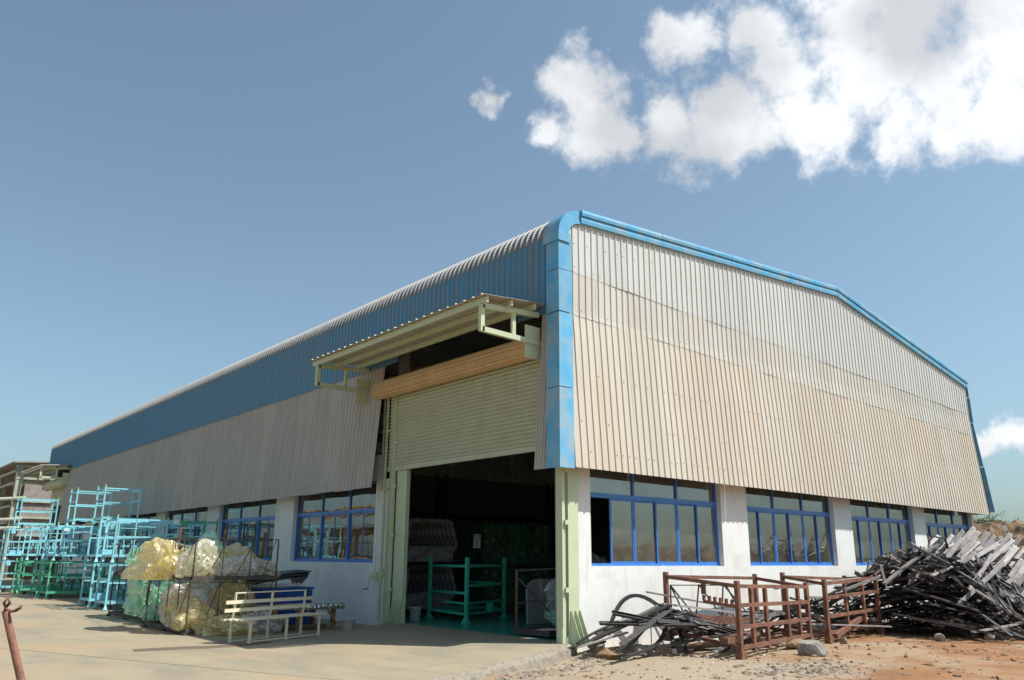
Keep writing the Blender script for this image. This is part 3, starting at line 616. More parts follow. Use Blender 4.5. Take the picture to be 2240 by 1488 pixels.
while y < 43.0:
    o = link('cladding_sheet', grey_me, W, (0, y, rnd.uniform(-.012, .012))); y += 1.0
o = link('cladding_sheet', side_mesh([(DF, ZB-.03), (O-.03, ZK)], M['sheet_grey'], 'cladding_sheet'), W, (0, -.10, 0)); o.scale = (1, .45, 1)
# roof, other two sides
b = MB(); t = .05
for (xa, za), (xb, zb_) in (((.39, 9.04), (11.76, 9.80)), ((11.76, 9.80), (21.2, 8.22))):
    b.add([(xa,-.2,za),(xb,-.2,zb_),(xb,50,zb_),(xa,50,za),(xa,-.2,za-t),(xb,-.2,zb_-t),(xb,50,zb_-t),(xa,50,za-t)], [(0,1,2,3),(7,6,5,4),(0,4,5,1),(2,6,7,3),(1,5,6,2),(3,7,4,0)])
b.build('roof', M['dusty_sheet'], W)
b = MB(); b.add([(21.06,-.2,8.15),(21.06,50,8.15),(21.06,50,ZK),(21.06,-.2,ZK),(21.28,-.4,3.25),(21.28,50,3.25)], [(0,3,2,1),(3,4,5,2)]); b.build('side_cladding', M['grey_sheet'], W)
# blue flashings -------------------------------------------------------
def corner(xs, sx, nm='corner_flashing', wy=.40, wx=.40):
    """L-shaped flashing: xs = corner x, sx=+1 front plate runs to +x"""
    lv = [8.36, 7.62, 7.60, ZK-.09, ZK-.11, 5.0, 4.98, ZB-.04]
    for k in range(0, len(lv), 2):
        za, zb_ = lv[k], lv[k+1]; b = MB(); e = .012*(1 if (k//2) % 2 else 0)
        rows = []
        for z in (za, zb_):
            o_ = out(z)+.05+e; X_ = xs-sx*(o_)
            rows.append([(X_, -o_+wy, z), (X_, -o_, z), (X_+sx*wx, -o_, z)])
        vs = rows[0]+rows[1]+[(p[0]+sx*.01, p[1]+.01, p[2]) for p in rows[0]+rows[1]]
        b.add(vs, [(0,1,4,3),(1,2,5,4),(6,9,10,7),(7,10,11,8),(0,3,9,6),(2,8,11,5),(3,4,10,9),(4,5,11,10),(0,6,7,1),(1,7,8,2)])
        b.build(nm, M['blue_trim'], W)
corner(0, 1)
corner(21.0, -1, wx=.02, wy=.6)
# curved elbow of the corner
b = MB(); R1 = CR+.055; NCv = 20; vs = []
for k in range(NCv+1):
    t = math.radians(100)*k/NCv; c_, s_ = math.cos(t), math.sin(t)
    ri_ = R1-.30 
    vs += [(cx-R1*c_, .20, cz-.1+R1*s_+.1), (cx-R1*c_, -.275, cz+R1*s_), (cx-ri_*c_, -.275, cz+ri_*s_), (cx-ri_*c_, -.255, cz+ri_*s_)]
b.add(vs, [f for k in range(NCv) for f in ((4*k, 4*k+1, 4*k+5, 4*k+4), (4*k+1, 4*k+2, 4*k+6, 4*k+5), (4*k+2, 4*k+3, 4*k+7, 4*k+6))])
b.build('eave_elbow', M['blue_trim'], W)
b = MB(); b.box((-.283, -.288, 8.26), (.08, -.276, 8.47)); b.box((-.290, -.288, 8.26), (-.276, .20, 8.47)); b.build('elbow_skirt', M['blue_trim'], W)
# gable flashing in lengths: an upper and a lower step
def ftop(x): return 9.10+(9.90-9.10)*x/11.76 if x < 11.76 else 9.90+(8.25-9.90)*(x-11.76)/(21.15-11.76)
cuts = [.40, 3.2, 6.1, 9.0, 11.76, 14.2, 16.6, 19.0, 21.15]
for a, c in zip(cuts[:-1], cuts[1:]):
    for (d0, d1, yo) in ((0, .13, .335), (.135, .30, .30)):
        b = MB(); g = .008; a_, c_ = a+g, c-g
        za, zc_ = ftop(a_), ftop(c_)
        vs = []
        for x_, z_ in ((a_, za), (c_, zc_)):
            vs += [(x_, -yo, z_-d0), (x_, -yo-.012, z_-(d0+d1)/2), (x_, -yo, z_-d1), (x_, -.15, z_-d0+.01), (x_, -.15, z_-d1)]
        b.add(vs, [(0,1,6,5),(1,2,7,6),(3,0,5,8),(2,4,9,7),(4,3,8,9),(0,3,4,2,1),(5,6,7,9,8)])
        b.build('gable_flashing', M['blue_trim'], W)
# columns ----------------------------------------------------------------
def gusset(b, p, axis, wbase, wtop, h, th=.015):
    """tapering plate standing on the base; axis = direction it tapers towards"""
    p = Vector(p); ax = Vector(axis); tn = Vector((-ax.y, ax.x, 0))*th/2
    vs = []
    for s in (-1, 1): vs += [p+tn*s, p+ax*wbase+tn*s, p+ax*wbase+tn*s+Vector((0,0,.06)), p+ax*wtop+tn*s+Vector((0,0,h)), p+tn*s+Vector((0,0,h))]
    b.add(vs, [(4,3,2,1,0),(5,6,7,8,9)]+[(i, (i+1) % 5, 5+(i+1) % 5, 5+i) for i in range(5)])
c = MB(); c.box((.10,-.09,-.02), (.385,-.075,6.2)); c.box((.10,.27,-.02), (.385,.285,6.2)); c.box((.235,-.075,-.02), (.25,.27,6.2)); col = c.build('column', M['green_steel'], W)
c = MB()
for xx in (.14, .26, .38): gusset(c, (xx,-.092,-.02), (.35,-.93,0), .22, .03, .62)
c.build('gusset', M['green_steel'], col)
c = MB(); c.box((-.05,-.06,-.02), (-.035,.10,6.0)); c.box((-.035,-.06,-.02), (.03,-.045,6.0)); c.box((.03,-.06,-.02), (.045,.10,6.0)); c.box((-.075,-.10,.35), (-.02,-.062,5.6)); gd1 = c.build('door_guide', M['green_steel'], W)
for z in (.95, 2.25, 3.3):
    c = MB(); c.box((-.03,-.15,z), (.095,-.10,z+.09)); c.build('clip', M['green_steel'], gd1)
c = MB(); c.tube((.0,-.14,-.03), (.0,-.14,.12), .014, 8); c.box((-.03,-.17,-.03), (.03,-.11,0)); c.build('anchor_bolt', M['green_steel'], col)
# left jamb of the door
c = MB(); c.box((.05,5.86,-.02), (.064,6.34,6.2)); c.box((.064,5.86,-.02), (.16,5.875,6.2)); c.box((.064,6.325,-.02), (.3,6.34,6.2)); col2 = c.build('column', M['green_steel'], W)
c = MB()
for yy in (5.88, 6.0, 6.12, 6.24): gusset(c, (.045, yy, -.02), (-.93,-.25,0), .16, .02, .6)
c.build('gusset', M['green_steel'], col2)
c = MB(); c.box((-.07,6.36,-.02), (.02,6.375,6.0)); c.box((-.02,6.375,-.02), (.02,6.50,6.0)); c.box((-.07,6.50,-.02), (.02,6.515,6.0)); gd2 = c.build('door_guide', M['green_steel'], W)
for z in (.75, 2.1, 3.35, 4.5):
    c = MB(); c.box((-.05,6.28,z), (.0,6.36,z+.09)); c.build('clip', M['green_steel'], gd2)
c = MB(); c.bar((-.055,6.78,-.02), (-.055,6.78,6.1), .05, .05); c.bar((-.035,6.98,3.32), (-.035,6.98,6.1), .04, .04)
for z in (3.35, 4.9, 6.0): c.bar((-.035,6.64,z), (-.035,7.05,z), .05, .05)
c.build('jamb_frame', M['green_steel'], W)
# crank for the shutter
cr = MB(); cr.tube((-.1,6.99,1.22), (-.1,7.0,3.35), .013, 6); cr_o = cr.build('crank_rod', M['green_steel'], W)
c = MB(); c.box((-.16,6.86,1.02), (-.005,7.06,1.22)); c.box((-.05,6.7,1.08), (-.02,6.86,1.30)); c.tube((-.16,7.02,1.12), (-.24,7.02,1.12), .02, 8); c.box((-.12,6.78,.98), (-.03,6.9,1.02)); cb = c.build('crank_box', M['green_steel'], W)
c = MB(); c.bar((-.23,7.02,1.13), (-.23,7.06,.80), .028, .02); c.build('crank_handle', M['green_steel'], cb)
c = MB(); c.tube((-.23,7.06,.80), (-.36,7.10,.79), .02, 8); c.build('grip', M['orange_wood'], cb)
# roller shutter: curtain of interlocked slats, bottom rail, coil ------------------
zb0, zt0 = 3.80, 5.98
pts = []; z = zb0+.12; sp = .096
while z < zt0:
    for dz, dx in ((0, 0), (.010, -.014), (.028, -.033), (.052, -.038), (.075, -.024), (.089, -.004)): pts.append((dx, z+dz))
    z += sp
b = MB(); vs = []
for dx, z in pts: vs += [(.02+dx, .12, z), (.02+dx, 6.72, z)]
b.add(vs, [(2*i, 2*i+1, 2*i+3, 2*i+2) for i in range(len(pts)-1)]); sh = b.build('roller_shutter', M['shutter'], W)
b = MB(); b.box((-.012, .10, zb0), (.03, 6.74, zb0+.12)); b.box((-.02,.10,zb0), (-.012,6.74,zb0+.02)); br = b.build('bottom_rail', M['shutter'], sh)
b = MB(); b.box((-.03, 2.2, zb0+.03), (-.012, 2.42, zb0+.06)); b.build('grip', M['shutter'], sh)
b = MB(); b.box((-.03, 4.9, zb0+.03), (-.012, 5.12, zb0+.06)); b.build('grip', M['shutter'], sh)
b = MB(); n_ = 88; vs = []
CX, CZ, CRr = -.24, 6.02, .225
for yy in (.56, 7.02):
    for i in range(n_):
        t = 2*math.pi*i/n_; r = CRr+.03*abs(math.sin(t*8)); vs.append((CX+r*math.cos(t), yy, CZ+r*math.sin(t)))
b.add(vs, [(i, (i+1) % n_, n_+(i+1) % n_, n_+i) for i in range(n_)]+[tuple(range(n_-1, -1, -1)), tuple(range(n_, 2*n_))]); b.build('shutter_coil', M['coil'], W)
def canopy(yA, yB, main=True):
    C = MB()
    # roof sheet, ribs run outwards
    Y0, Y1 = yA-.25, yB+.35; pfc = prof(Y1-Y0, .3, .035)
    vs = []
    for (xx, zz) in ((-1.95, 6.76), (-.22, 6.90)):
        for u, h in pfc: vs.append((xx, Y0+u, zz+h))
    n = len(pfc); C.add(vs, [(i, i+1, n+i+1, n+i) for i in range(n-1)])
    root = C.build('canopy', M['sheet_grey'], W)
    for xx, hh in ((-1.80, .13), (-1.15, .12), (-.5, .12)):
        b = MB(); zz = 6.76+.14*(xx+1.95)/1.73-.012; b.box((xx-.03, Y0+.06, zz-hh), (xx+.03, Y1-.06, zz)); b.build('purlin', M['green_steel'], root)
    for yy in (yA, yB):
        b = MB(); t = .045
        b.bar((-1.80, yy, 6.10), (-.15, yy, 6.06), t*2, t*2.4); b.bar((-1.80, yy, 6.60), (-.25, yy, 6.70), t*2, t*2.4)
        b.bar((-1.80, yy, 6.05), (-1.80, yy, 6.62), t*2, t*2.2); b.bar((-.95, yy, 6.10), (-.95, yy, 6.62), t*1.4, t*2)
        b.build('side_frame', M['green_steel'], root)
        b = MB(); b.box((-.62, yy-.012, 5.70), (-.20, yy+.012, 6.42)) if main else b.box((-.5, yy-.012, 5.75), (-.20, yy+.012, 6.3)); b.build('bracket_plate', M['green_steel'], root)
canopy(.42, 7.62)
canopy(43.4, 49.0)
b = MB(); vs = []
for yy in (43.6, 49.2):
    for i in range(n_):
        t = 2*math.pi*i/n_; r = .3+.012*abs(math.sin(t*11)); vs.append((-.3+r*math.cos(t), yy, 5.95+r*math.sin(t)))
b.add(vs, [(i, (i+1) % n_, n_+(i+1) % n_, n_+i) for i in range(n_)]+[tuple(range(n_-1, -1, -1)), tuple(range(n_, 2*n_))]); b.build('shutter_coil', M['shutter'], W)
b = MB(); vs = []
for k in range(60): vs += [(.0-(.015 if k % 2 else 0), 44.0, 4.6+k*.022), (.0-(.015 if k % 2 else 0), 49.0, 4.6+k*.022)]
b.add(vs, [(2*i, 2*i+1, 2*i+3, 2*i+2) for i in range(59)]); b.build('roller_shutter', M['shutter'], W)
# inner frame: rafters and girts seen dimly
for yy in (.5, 6.9, 13, 19.3, 25.6, 31.8, 38.2, 44.4):
    b = MB(); b.box((.35, yy-.1, 0), (.6, yy+.1, 8.4)) if yy > 1 else b.box((.45, yy-.1, 3), (.6, yy+.1, 8.4)); b.box((20.1, yy-.1, 0), (20.35, yy+.1, 7.7)); b.bar((.4, yy, 8.55), (11.76, yy, 9.35), .15, .5); b.bar((11.76, yy, 9.35), (20.4, yy, 7.75), .15, .5)
    b.build('inner_frame', M['shed_steel'], W)
b = MB()
for zz in (4.4, 5.4, 6.4, 7.4): b.box((.12, 7.1, zz), (.2, 43.6, zz+.1)); b.box((.5, .12, zz), (20.4, .2, zz+.1))
b.build('girt', M['shed_steel'], W)
# ------------------------------------------------------------------ open shed beyond the hall
SH = empty('open_shed', (-.5, 59, -.2), 0, 'unfinished open steel shed with bare columns beyond the far end of the hall', 'shed')
def colm(b, x, y, h, s=.42):
    b.box((x-s/2, y-.02, 0), (x+s/2, y+.02, h)); b.box((x-s/2, y-.22, 0), (x-s/2+.03, y+.22, h)); b.box((x+s/2-.03, y-.22, 0), (x+s/2, y+.22, h))
for (x, y) in ((0, 0), (0, 7), (0, 14), (0, 21), (6, 0), (12, 0), (6, 21)):
    b = MB(); colm(b, x, y, 8.2); b.build('column', M['shed_steel'], SH)
b = MB(); b.add([(-.6,-.6,8.55),(14,-.6,9.5),(14,30,9.5),(-.6,30,8.55),(-.6,-.6,8.45),(14,-.6,9.4),(14,30,9.4),(-.6,30,8.45)], [(0,1,2,3),(7,6,5,4),(0,4,5,1),(3,7,4,0)][0:4]); b.build('roof', M['grey_sheet'], SH)
for z in (8.2, 7.3, 5.6, 4.4, 3.1):
    b = MB(); b.box((-.3,-.06,z), (12,.06,z+.16)); b.build('girt', M['shed_steel'], SH)
    b = MB(); b.box((-.36,0,z-.4), (-.24,24,z-.24)); b.build('girt', M['shed_steel'], SH)
b = MB(); b.box((.5, .1, 3.2), (12, .14, 8.3)); b.build('sheeting', M['grey_sheet'], SH); b = MB(); b.box((.4, 22, 0), (13, 22.1, 8.3)); b.build('sheeting', M['grey_sheet'], SH)
b = MB(); b.bar((.4,.2,5.4), (5.5,.2,1.0), .1); b.build('brace', M['shed_steel'], SH)
b = MB(); b.box((-.3, 0, 0), (-.1, 24, 2.2)); b.build('low_wall', M['grey_sheet'], SH)
for k, (a, c, z) in enumerate(((-4.5, 1.0, 5.9), (-4.2, 1.3, 4.35), (-4.4, 1.1, 3.7))):
    b = MB(); b.tube((-4.5, 1-.2*k, z-.5+.1*k), (.6, -.3, z), .14, 10); b.build('loose_pipe', M['shed_steel'], SH)
# things seen only in the window glass and beyond: a bamboo-propped frame across the yard
SC = empty('scaffold', (-14.5, 31, -.12), 0, 'bamboo scaffold reflected in the windows of the shaded side', 'scaffold')
b = MB(); b2 = MB(); rs = random.Random(5)
for i in range(60):
    x, y = rs.uniform(-4, 1.5), rs.uniform(-9, 12); b.tube((x, y, 0), (x+rs.gauss(0,.25), y+rs.gauss(0,.25), 3.3), .05, 5)
for z in (1.6, 3.2, 4.6):
    for k in range(10):
        x = rs.uniform(-4, 1.5); b.tube((x, -9, z+rs.gauss(0,.08)), (x+rs.gauss(0,.3), 12, z+rs.gauss(0,.08)), .05, 5); y = -9+2.3*k; b.tube((-4, y, z), (1.5, y+rs.gauss(0,.3), z), .05, 5)
b.build('pole', M['bamboo'], SC)
b2.box((-4.3,-9,3.4), (1.4,12,3.6)); b2.build('deck', M['rock'], SC)
# ------------------------------------------------------------------ wheeled stacking racks
_rc = {}
def rmesh(key, fn, name, mt):
    if key not in _rc: b = MB(); fn(b); _rc[key] = b.mesh(name, mt)
    return _rc[key]
def make_rack(loc, rz, Lx, Ly, H, color, label, group=None, variant=0, wheels=True, fit=True):
    c = M[color]; root = empty('stacking_rack', loc, rz, label, 'rack', group or 'wheeled steel racks stacked in the yard')
    k = (Lx, Ly, H, color, variant)
    p = .055
    post = rmesh(k[2:4]+('post',), lambda b: (b.box((-p/2,-p/2,.1), (p/2,p/2,H-.03)), b.add([(-.06,-.06,0),(.06,-.06,0),(.06,.06,0),(-.06,.06,0),(-.028,-.028,.1),(.028,-.028,.1),(.028,.028,.1),(-.028,.028,.1)], [(0,3,2,1),(0,1,5,4),(1,2,6,5),(2,3,7,6),(3,0,4,7),(4,5,6,7)])), 'post', c)
    tip = rmesh('tip', lambda b: b.box((-.022,-.022,-.04), (.022,.022,.09)), 'post_tip', M['tip'])
    for (x, y) in ((0, 0), (Lx, 0), (0, Ly), (Lx, Ly)):
        o = link('post', post, root, (x, y, 0)); t = link('post_tip', tip, o, (0, 0, H-.02))
    def rail(p0, p1, key, s=.045):
        link('rail', rmesh(k+(key,), lambda b: b.bar(p0, p1, s, s), 'rail', c), root)
    zt_, zm = H-.08, H*.56
    rail((0,0,zt_), (Lx,0,zt_), 't0'); rail((0,Ly,zt_), (Lx,Ly,zt_), 't1'); rail((0,0,zt_-.03), (0,Ly,zt_-.03), 't2'); rail((Lx,0,zt_-.03), (Lx,Ly,zt_-.03), 't3')
    rail((0,0,zm), (Lx,0,zm), 'm0'); rail((0,Ly,zm), (Lx,Ly,zm), 'm1'); rail((0,0,zm+.12), (0,Ly,zm+.12), 'm2'); rail((Lx,0,zm+.12), (Lx,Ly,zm+.12), 'm3')
    def base(b):
        for y in (0, Ly): b.box((0,y-.03,.17), (Lx,y+.03,.25))
        for x in (0, Lx*.35, Lx*.7, Lx): b.box((x-.03,.03,.175), (x+.03,Ly-.03,.245))
        b.box((.1,.1,.25), (Lx-.1,Ly*.5,.26))
    link('base_frame', rmesh(k+('b',), base, 'base_frame', c), root)
    if variant in (0, 2) and fit:
        rr = random.Random(int(Lx*100)+variant)
        def inner(b):
            b.box((Lx*.3-.02,-.02,.25), (Lx*.3+.02,.02,H-.1)); b.box((Lx*.33,-.02,H*.78), (Lx-.03,.02,H*.80))
            for i in range(7):
                x = .2+(Lx-.4)*i/6; b.bar((x,Ly*.5,.25), (x+rr.uniform(-.05,.05),Ly*.5,.55+rr.random()*.4), .03); b.bar((x,Ly*.5,.5+.05*rr.random()), (x,Ly*.85,.6), .03)
            b.box((.1,Ly*.48,.78), (Lx-.1,Ly*.52,.83)); b.box((.15,Ly*.7,.5), (Lx*.7,Ly*.74,.56))
            b.box((Lx*.1,.05,.25), (Lx*.45,Ly*.45,.42)) if variant == 2 else None
        link('fixture', rmesh(k+('i',), inner, 'fixture', c), root)
        def pads(b):
            for i in range(5):
                x = .25+(Lx-.5)*i/4; b.box((x-.1,Ly*.3,.56), (x+.1,Ly*.42,.60)); b.box((x-.02,Ly*.35,.25), (x+.02,Ly*.38,.56))
        tag(link('support_pad', rmesh(k+('p',), pads, 'support_pad', M['caster']), root), kind='stuff')
    if variant == 0: link('tag_plate', rmesh('tag', lambda b: b.box((-.09,-.035,-.12), (.09,-.030,.06)), 'tag_plate', M['paper']), root, (Lx-.12, 0, zt_))
    elif fit: link('tag_plate', rmesh('tag2'+color, lambda b: b.box((-.09,-.035,-.14), (.09,-.030,.08)), 'tag_plate', c), root, (.18, 0, zt_-.05))
    if wheels:
        fork = rmesh('fork', lambda b: (b.box((-.045,-.04,.10), (.045,.04,.17)), b.box((-.03,-.035,.03), (.03,-.028,.12)), b.box((-.03,.028,.03), (.03,.035,.12))), 'caster', M['caster'])
        wh = rmesh('wheel', lambda b: (b.tube((0,-.022,.07), (0,.022,.07), .068, 14), b.tube((0,-.03,.07), (0,.03,.07), .025, 8)), 'wheel', M['rubber'])
        for (x, y) in ((.18,.12), (Lx-.18,.12), (.18,Ly-.12), (Lx-.18,Ly-.12)):
            f = link('caster', fork, root, (x, y, 0)); f.rotation_euler.z = random.uniform(0, 3); link('wheel', wh, f)
    return root
Hh = 1.46; Z0 = -.12
K = 'wheeled steel racks stacked in the yard'
def rk(x, y, tier, col, lab, Lx=2.0, Ly=1.25, var=0, rz=0, H=Hh, fit=True): return make_rack((x, y, Z0+.02+tier*1.46), math.radians(rz), Lx, Ly, H, col, lab, K, var, fit=fit)
rk(-3.98,17.0,0,'cyan','turquoise rack on casters standing nearest the yellow bags, lowest of its stack')
rk(-3.95,17.0,1,'cyan','turquoise rack with white tag on top of the nearest stack')
rk(-3.96,19.1,0,'cyan','turquoise rack in the bottom layer just behind the nearest stack', var=2)
rk(-3.93,19.1,1,'cyan','turquoise upper rack just behind the top one of the nearest stack', var=2)
rk(-1.90,17.2,0,'cyan','turquoise rack by the wall hidden behind the black wire racks', Lx=1.3, var=1)
rk(-1.88,17.2,1,'green','green upper rack close to the wall beside the nearest stack', Lx=1.3, var=1)
rk(-2.9,22.4,0,'green','green bottom rack in the second stack behind the turquoise ones', Lx=1.6, var=1)
rk(-2.88,22.4,1,'cyan','turquoise middle rack of the three-high stack, right', Lx=1.6, var=2)
rk(-2.86,23.6,2,'cyan','open turquoise rack crowning the right three-high stack', Lx=1.35, Ly=1.15, var=1, fit=False)
rk(-3.98,25.8,0,'green','bright green rack with long rails, lowest of the middle stack', var=0)
rk(-3.92,25.8,1,'cyan','turquoise rack with white tag standing on the bright green one', var=0)
rk(-3.30,26.2,2,'cyan','open turquoise rack topping the middle stack', Lx=1.35, Ly=1.15, var=1, fit=False)
rk(-4.0,27.6,0,'green','dark green rack behind the bright green one, bottom layer', var=2)
rk(-4.0,27.5,1,'cyan','turquoise rack in the second layer, third from the left', var=2)
rk(-4.25,29.6,0,'green','green bottom rack, second from the left end of the row', Lx=1.5, var=1)
rk(-4.2,29.6,1,'cyan','turquoise rack above the green one near the left end', Lx=1.5, var=0)
rk(-4.0,31.9,0,'green','narrow green rack at the bottom near the left end of the row', Lx=1.2, var=1)
rk(-4.5,33.2,0,'cyan','leftmost turquoise rack standing on the ground', Lx=1.6, var=1)
rk(-4.5,33.2,1,'cyan','leftmost turquoise rack of the second layer', Lx=1.6, var=2)
rk(-4.1,33.6,2,'cyan','open turquoise rack topping the leftmost stack', Lx=1.55, Ly=1.15, var=1, fit=False)
rk(-2.4,30.6,0,'cyan','turquoise bottom rack by the wall, far back in the row', Lx=1.6, var=2)
rk(-2.4,30.6,1,'cyan','turquoise second-layer rack by the wall, far back in the row', Lx=1.6, var=2)
rk(-1.9,25.9,0,'green','green bottom rack between the middle stack and the wall', Lx=1.6, var=2)
rk(-1.9,25.9,1,'green','green second-layer rack between the middle stack and the wall', Lx=1.6, var=2)
rk(-1.6,19.4,0,'green','green rack under the third window, bottom layer', Lx=1.3, var=1)
rk(-1.6,19.4,1,'cyan','turquoise rack in front of the third window, upper layer', Lx=1.3, var=1)
# ------------------------------------------------------------------ black wire racks with plastic bags
def wire_rack(loc, Lx, Ly, H, label, tilt=0, seed=0, bars=5, cross=True):
    rr = random.Random(seed); root = empty('wire_rack', loc, 0, label, 'rack', 'black wire racks holding plastic film'); root.rotation_euler = (0, tilt, 0)
    t = .016
    b = MB()
    for y in (0, Ly): b.box((0,y-.035,.0+.04), (Lx,y+.035,.13))
    for x in (0, Lx*.5, Lx): b.box((x-.035,.035,.045), (x+.035,Ly-.035,.125))
    for i in range(6): b.box((.05,Ly*(i+.5)/6-.03,.126), (Lx-.05,Ly*(i+.5)/6+.03,.14))
    for x in (.0, Lx*.5, Lx):
        for y in (0, Ly*.5, Ly): b.box((x-.05,y-.05,0), (x+.05,y+.05,.05))
    b.build('pallet_base', M['pallet_iron'], root)
    for (x, y) in ((0,0), (Lx,0), (0,Ly), (Lx,Ly)):
        q = MB(); q.bar((x,y,.1), (x,y,H), .027); q.build('post', M['black_iron'], root)
    for p0, p1 in (((0,0,H),(Lx,0,H)), ((0,Ly,H),(Lx,Ly,H)), ((0,0,H),(0,Ly,H)), ((Lx,0,H),(Lx,Ly,H))):
        q = MB(); q.bar(p0, p1, t); q.build('top_rail', M['black_iron'], root)
    for i in range(1, bars):
        y = Ly*i/bars; q = MB(); q.bar((0,y,.12), (0,y+rr.uniform(-.04,.04),H), .018); q.build('upright_bar', M['black_iron'], root)
        if i % 2: q = MB(); q.bar((0,y,.12), (0,y+Ly/bars*rr.choice((-.9,.9)),H), .014); q.build('diagonal_bar', M['black_iron'], root)
    for i in range(1, 6):
        x = Lx*i/6; q = MB(); q.bar((x,0,.12), (x+(Lx/6*rr.uniform(.5,1.6) if i % 2 else 0),0,H), .016); q.build('diagonal_bar', M['black_iron'], root)
    return root
RB = -4.78, 7.15
wire_rack((RB[0],RB[1],-.12), 2.05, 2.9, 1.12, 'black wire rack full of yellow film, standing left of the bench', 0, 1, 4)
wire_rack((RB[0]+.05,RB[1]+.05,1.01), 2.0, 2.85, .98, 'black wire rack with heaped bags stacked above the one left of the bench', 0, 2, 4)
wire_rack((-4.5,11.1,-.12), 2.0, 3.4, 1.15, 'black wire rack holding green film between the bench rack and the turquoise racks', 0, 3, 5)
wire_rack((-4.45,11.15,1.05), 2.0, 3.3, 1.0, 'upper black wire rack with a green bag beside the turquoise racks', 0, 4, 5)
import bmesh
def bag(loc, size, mt, seed, label, spikes=(), sag=0, rot=0):
    bm = bmesh.new(); bmesh.ops.create_icosphere(bm, subdivisions=4, radius=1)
    sd = Vector((seed*3.7, seed*1.3, seed*2.1)); brnd = random.Random(seed)
    for v in bm.verts:
        n0 = v.co.normalized(); k = 1
        q = n0*1.3+sd
        k += .45*noise.noise(q)
        q2 = Vector((q.x, q.y, q.z*.45))
        k += .34*(.45-abs(noise.noise(q2*1.7+Vector((5,0,0))))*1.6)
        k += .15*(.4-abs(noise.noise(q2*3.4))*1.8)
        k += brnd.uniform(-.05, .05)
        for (d, a, s) in spikes:
            dd = n0.dot(Vector(d).normalized())
            if dd > 0: k += a*dd**s
        v.co = Vector((n0.x*k*size[0], n0.y*k*size[1], n0.z*k*size[2]))
        if v.co.z < -size[2]*.7: v.co.z = -size[2]*.7+.02*noise.noise(q*8)
        v.co.z -= sag*(v.co.x*v.co.x)
    me = bpy.data.meshes.new('film_bag'); bm.to_mesh(me); bm.free(); me.materials.append(M[mt])
    o = link('film_bag', me, None, loc); o.rotation_euler.z = rot; tag(o, label, 'plastic bag', 'crumpled plastic film bags'); return o
bag((-4.0,8.9,.50), (.62,1.05,.55), 'pl_clear', 1, 'clear crumpled film filling the lower wire rack left of the bench')
bag((-4.45,8.3,.25), (.42,.95,.40), 'pl_yellow', 2, 'yellow film bag on the floor of the lower wire rack', [((-.2,-1,-.2),.5,4)])
bag((-4.05,7.0,.06), (.55,.45,.24), 'pl_yellow', 3, 'yellow film spilling onto the concrete in front of the wire rack', [((.9,-.6,-.3),.7,5)])
bag((-3.15,6.85,.10), (.50,.42,.30), 'pl_clear', 4, 'silvery crumpled bag on the ground behind the left end of the bench')
bag((-3.3,8.2,.42), (.45,.75,.50), 'pl_yellow', 5, 'dull yellow bag in the right part of the lower wire rack', [((0,0,1),.3,5)])
bag((-4.95,9.0,1.36), (.42,.80,.46), 'pl_yellow', 6, 'yellow bag drooping over the left side of the upper wire rack', [((-.7,.3,-.7),.85,5), ((.1,.2,1),.35,5)])
bag((-4.45,7.7,1.36), (.42,.50,.38), 'pl_pale', 7, 'pale yellow bag on the front corner of the upper wire rack', [((0,0,1),.6,6)])
bag((-3.75,9.2,1.45), (.42,.60,.42), 'pl_green', 8, 'green film rising to a point in the middle of the upper wire rack', [((.15,.1,1),.85,9)])
bag((-3.25,8.6,1.38), (.46,.60,.36), 'pl_yellow', 9, 'pale yellow bag right of the green film in the upper wire rack', [((.2,0,1),.25,4)])
bag((-3.55,7.6,1.30), (.50,.40,.30), 'pl_clear', 10, 'silvery bag low at the front of the upper wire rack')
bag((-2.9,8.0,1.26), (.40,.50,.28), 'pl_pale', 11, 'yellowish bag bulging at the right end of the upper wire rack', [((1,0,-.3),.4,4)])
bag((-3.9,10.2,1.40), (.5,.45,.36), 'pl_yellow', 12, 'yellow bag at the back of the upper wire rack')
bag((-4.25,12.1,.38), (.35,.95,.50), 'pl_green', 13, 'green film hanging inside the lower wire rack with green bags', [((-.2,.5,1),.3,4)])
bag((-4.2,10.75,.12), (.36,.40,.32), 'pl_green', 14, 'green film bulging onto the concrete between the two wire rack stacks')
bag((-4.0,13.2,1.45), (.5,1.0,.30), 'pl_green', 15, 'pale green bag lying in the upper wire rack beside the turquoise racks')
bag((-3.4,12.0,.40), (.5,.8,.45), 'pl_green', 16, 'green bag deep inside the lower wire rack, towards the wall')
for (p, q, lab) in (((-4.72,9.4,1.95), (-3.9,8.1,1.62), 'grey plastic tube across the top of the yellow bags'), ((-3.25,8.3,1.62), (-2.85,7.3,1.25), 'grey plastic tube lying on the pale bags at the right'), ((-4.45,11.9,.72), (-4.35,11.3,.30), 'grey tube leaning in the green film')):
    b = MB(); p, q = Vector(p), Vector(q); mid = (p+q)/2; b.tube(p-mid, q-mid, .032, 8); tag(b.build('tube', M['steel_panel'], loc=tuple(mid)), lab, 'tube')
for (p, q, lab) in (((-3.9,11.15,1.1), (-3.8,11.15,2.35), 'rust brown upright bar beside the turquoise racks'), ((-2.9,10.5,1.1), (-2.8,10.5,2.3), 'rusty upright bar behind the green film'), ((-2.4,8.9,1.2), (-2.35,8.9,2.2), 'rusty upright bar in front of the second window')):
    b = MB(); b.bar((0,0,0), Vector(q)-Vector(p), .06); tag(b.build('upright_bar', M['rust_light'], loc=p), lab, 'steel bar')
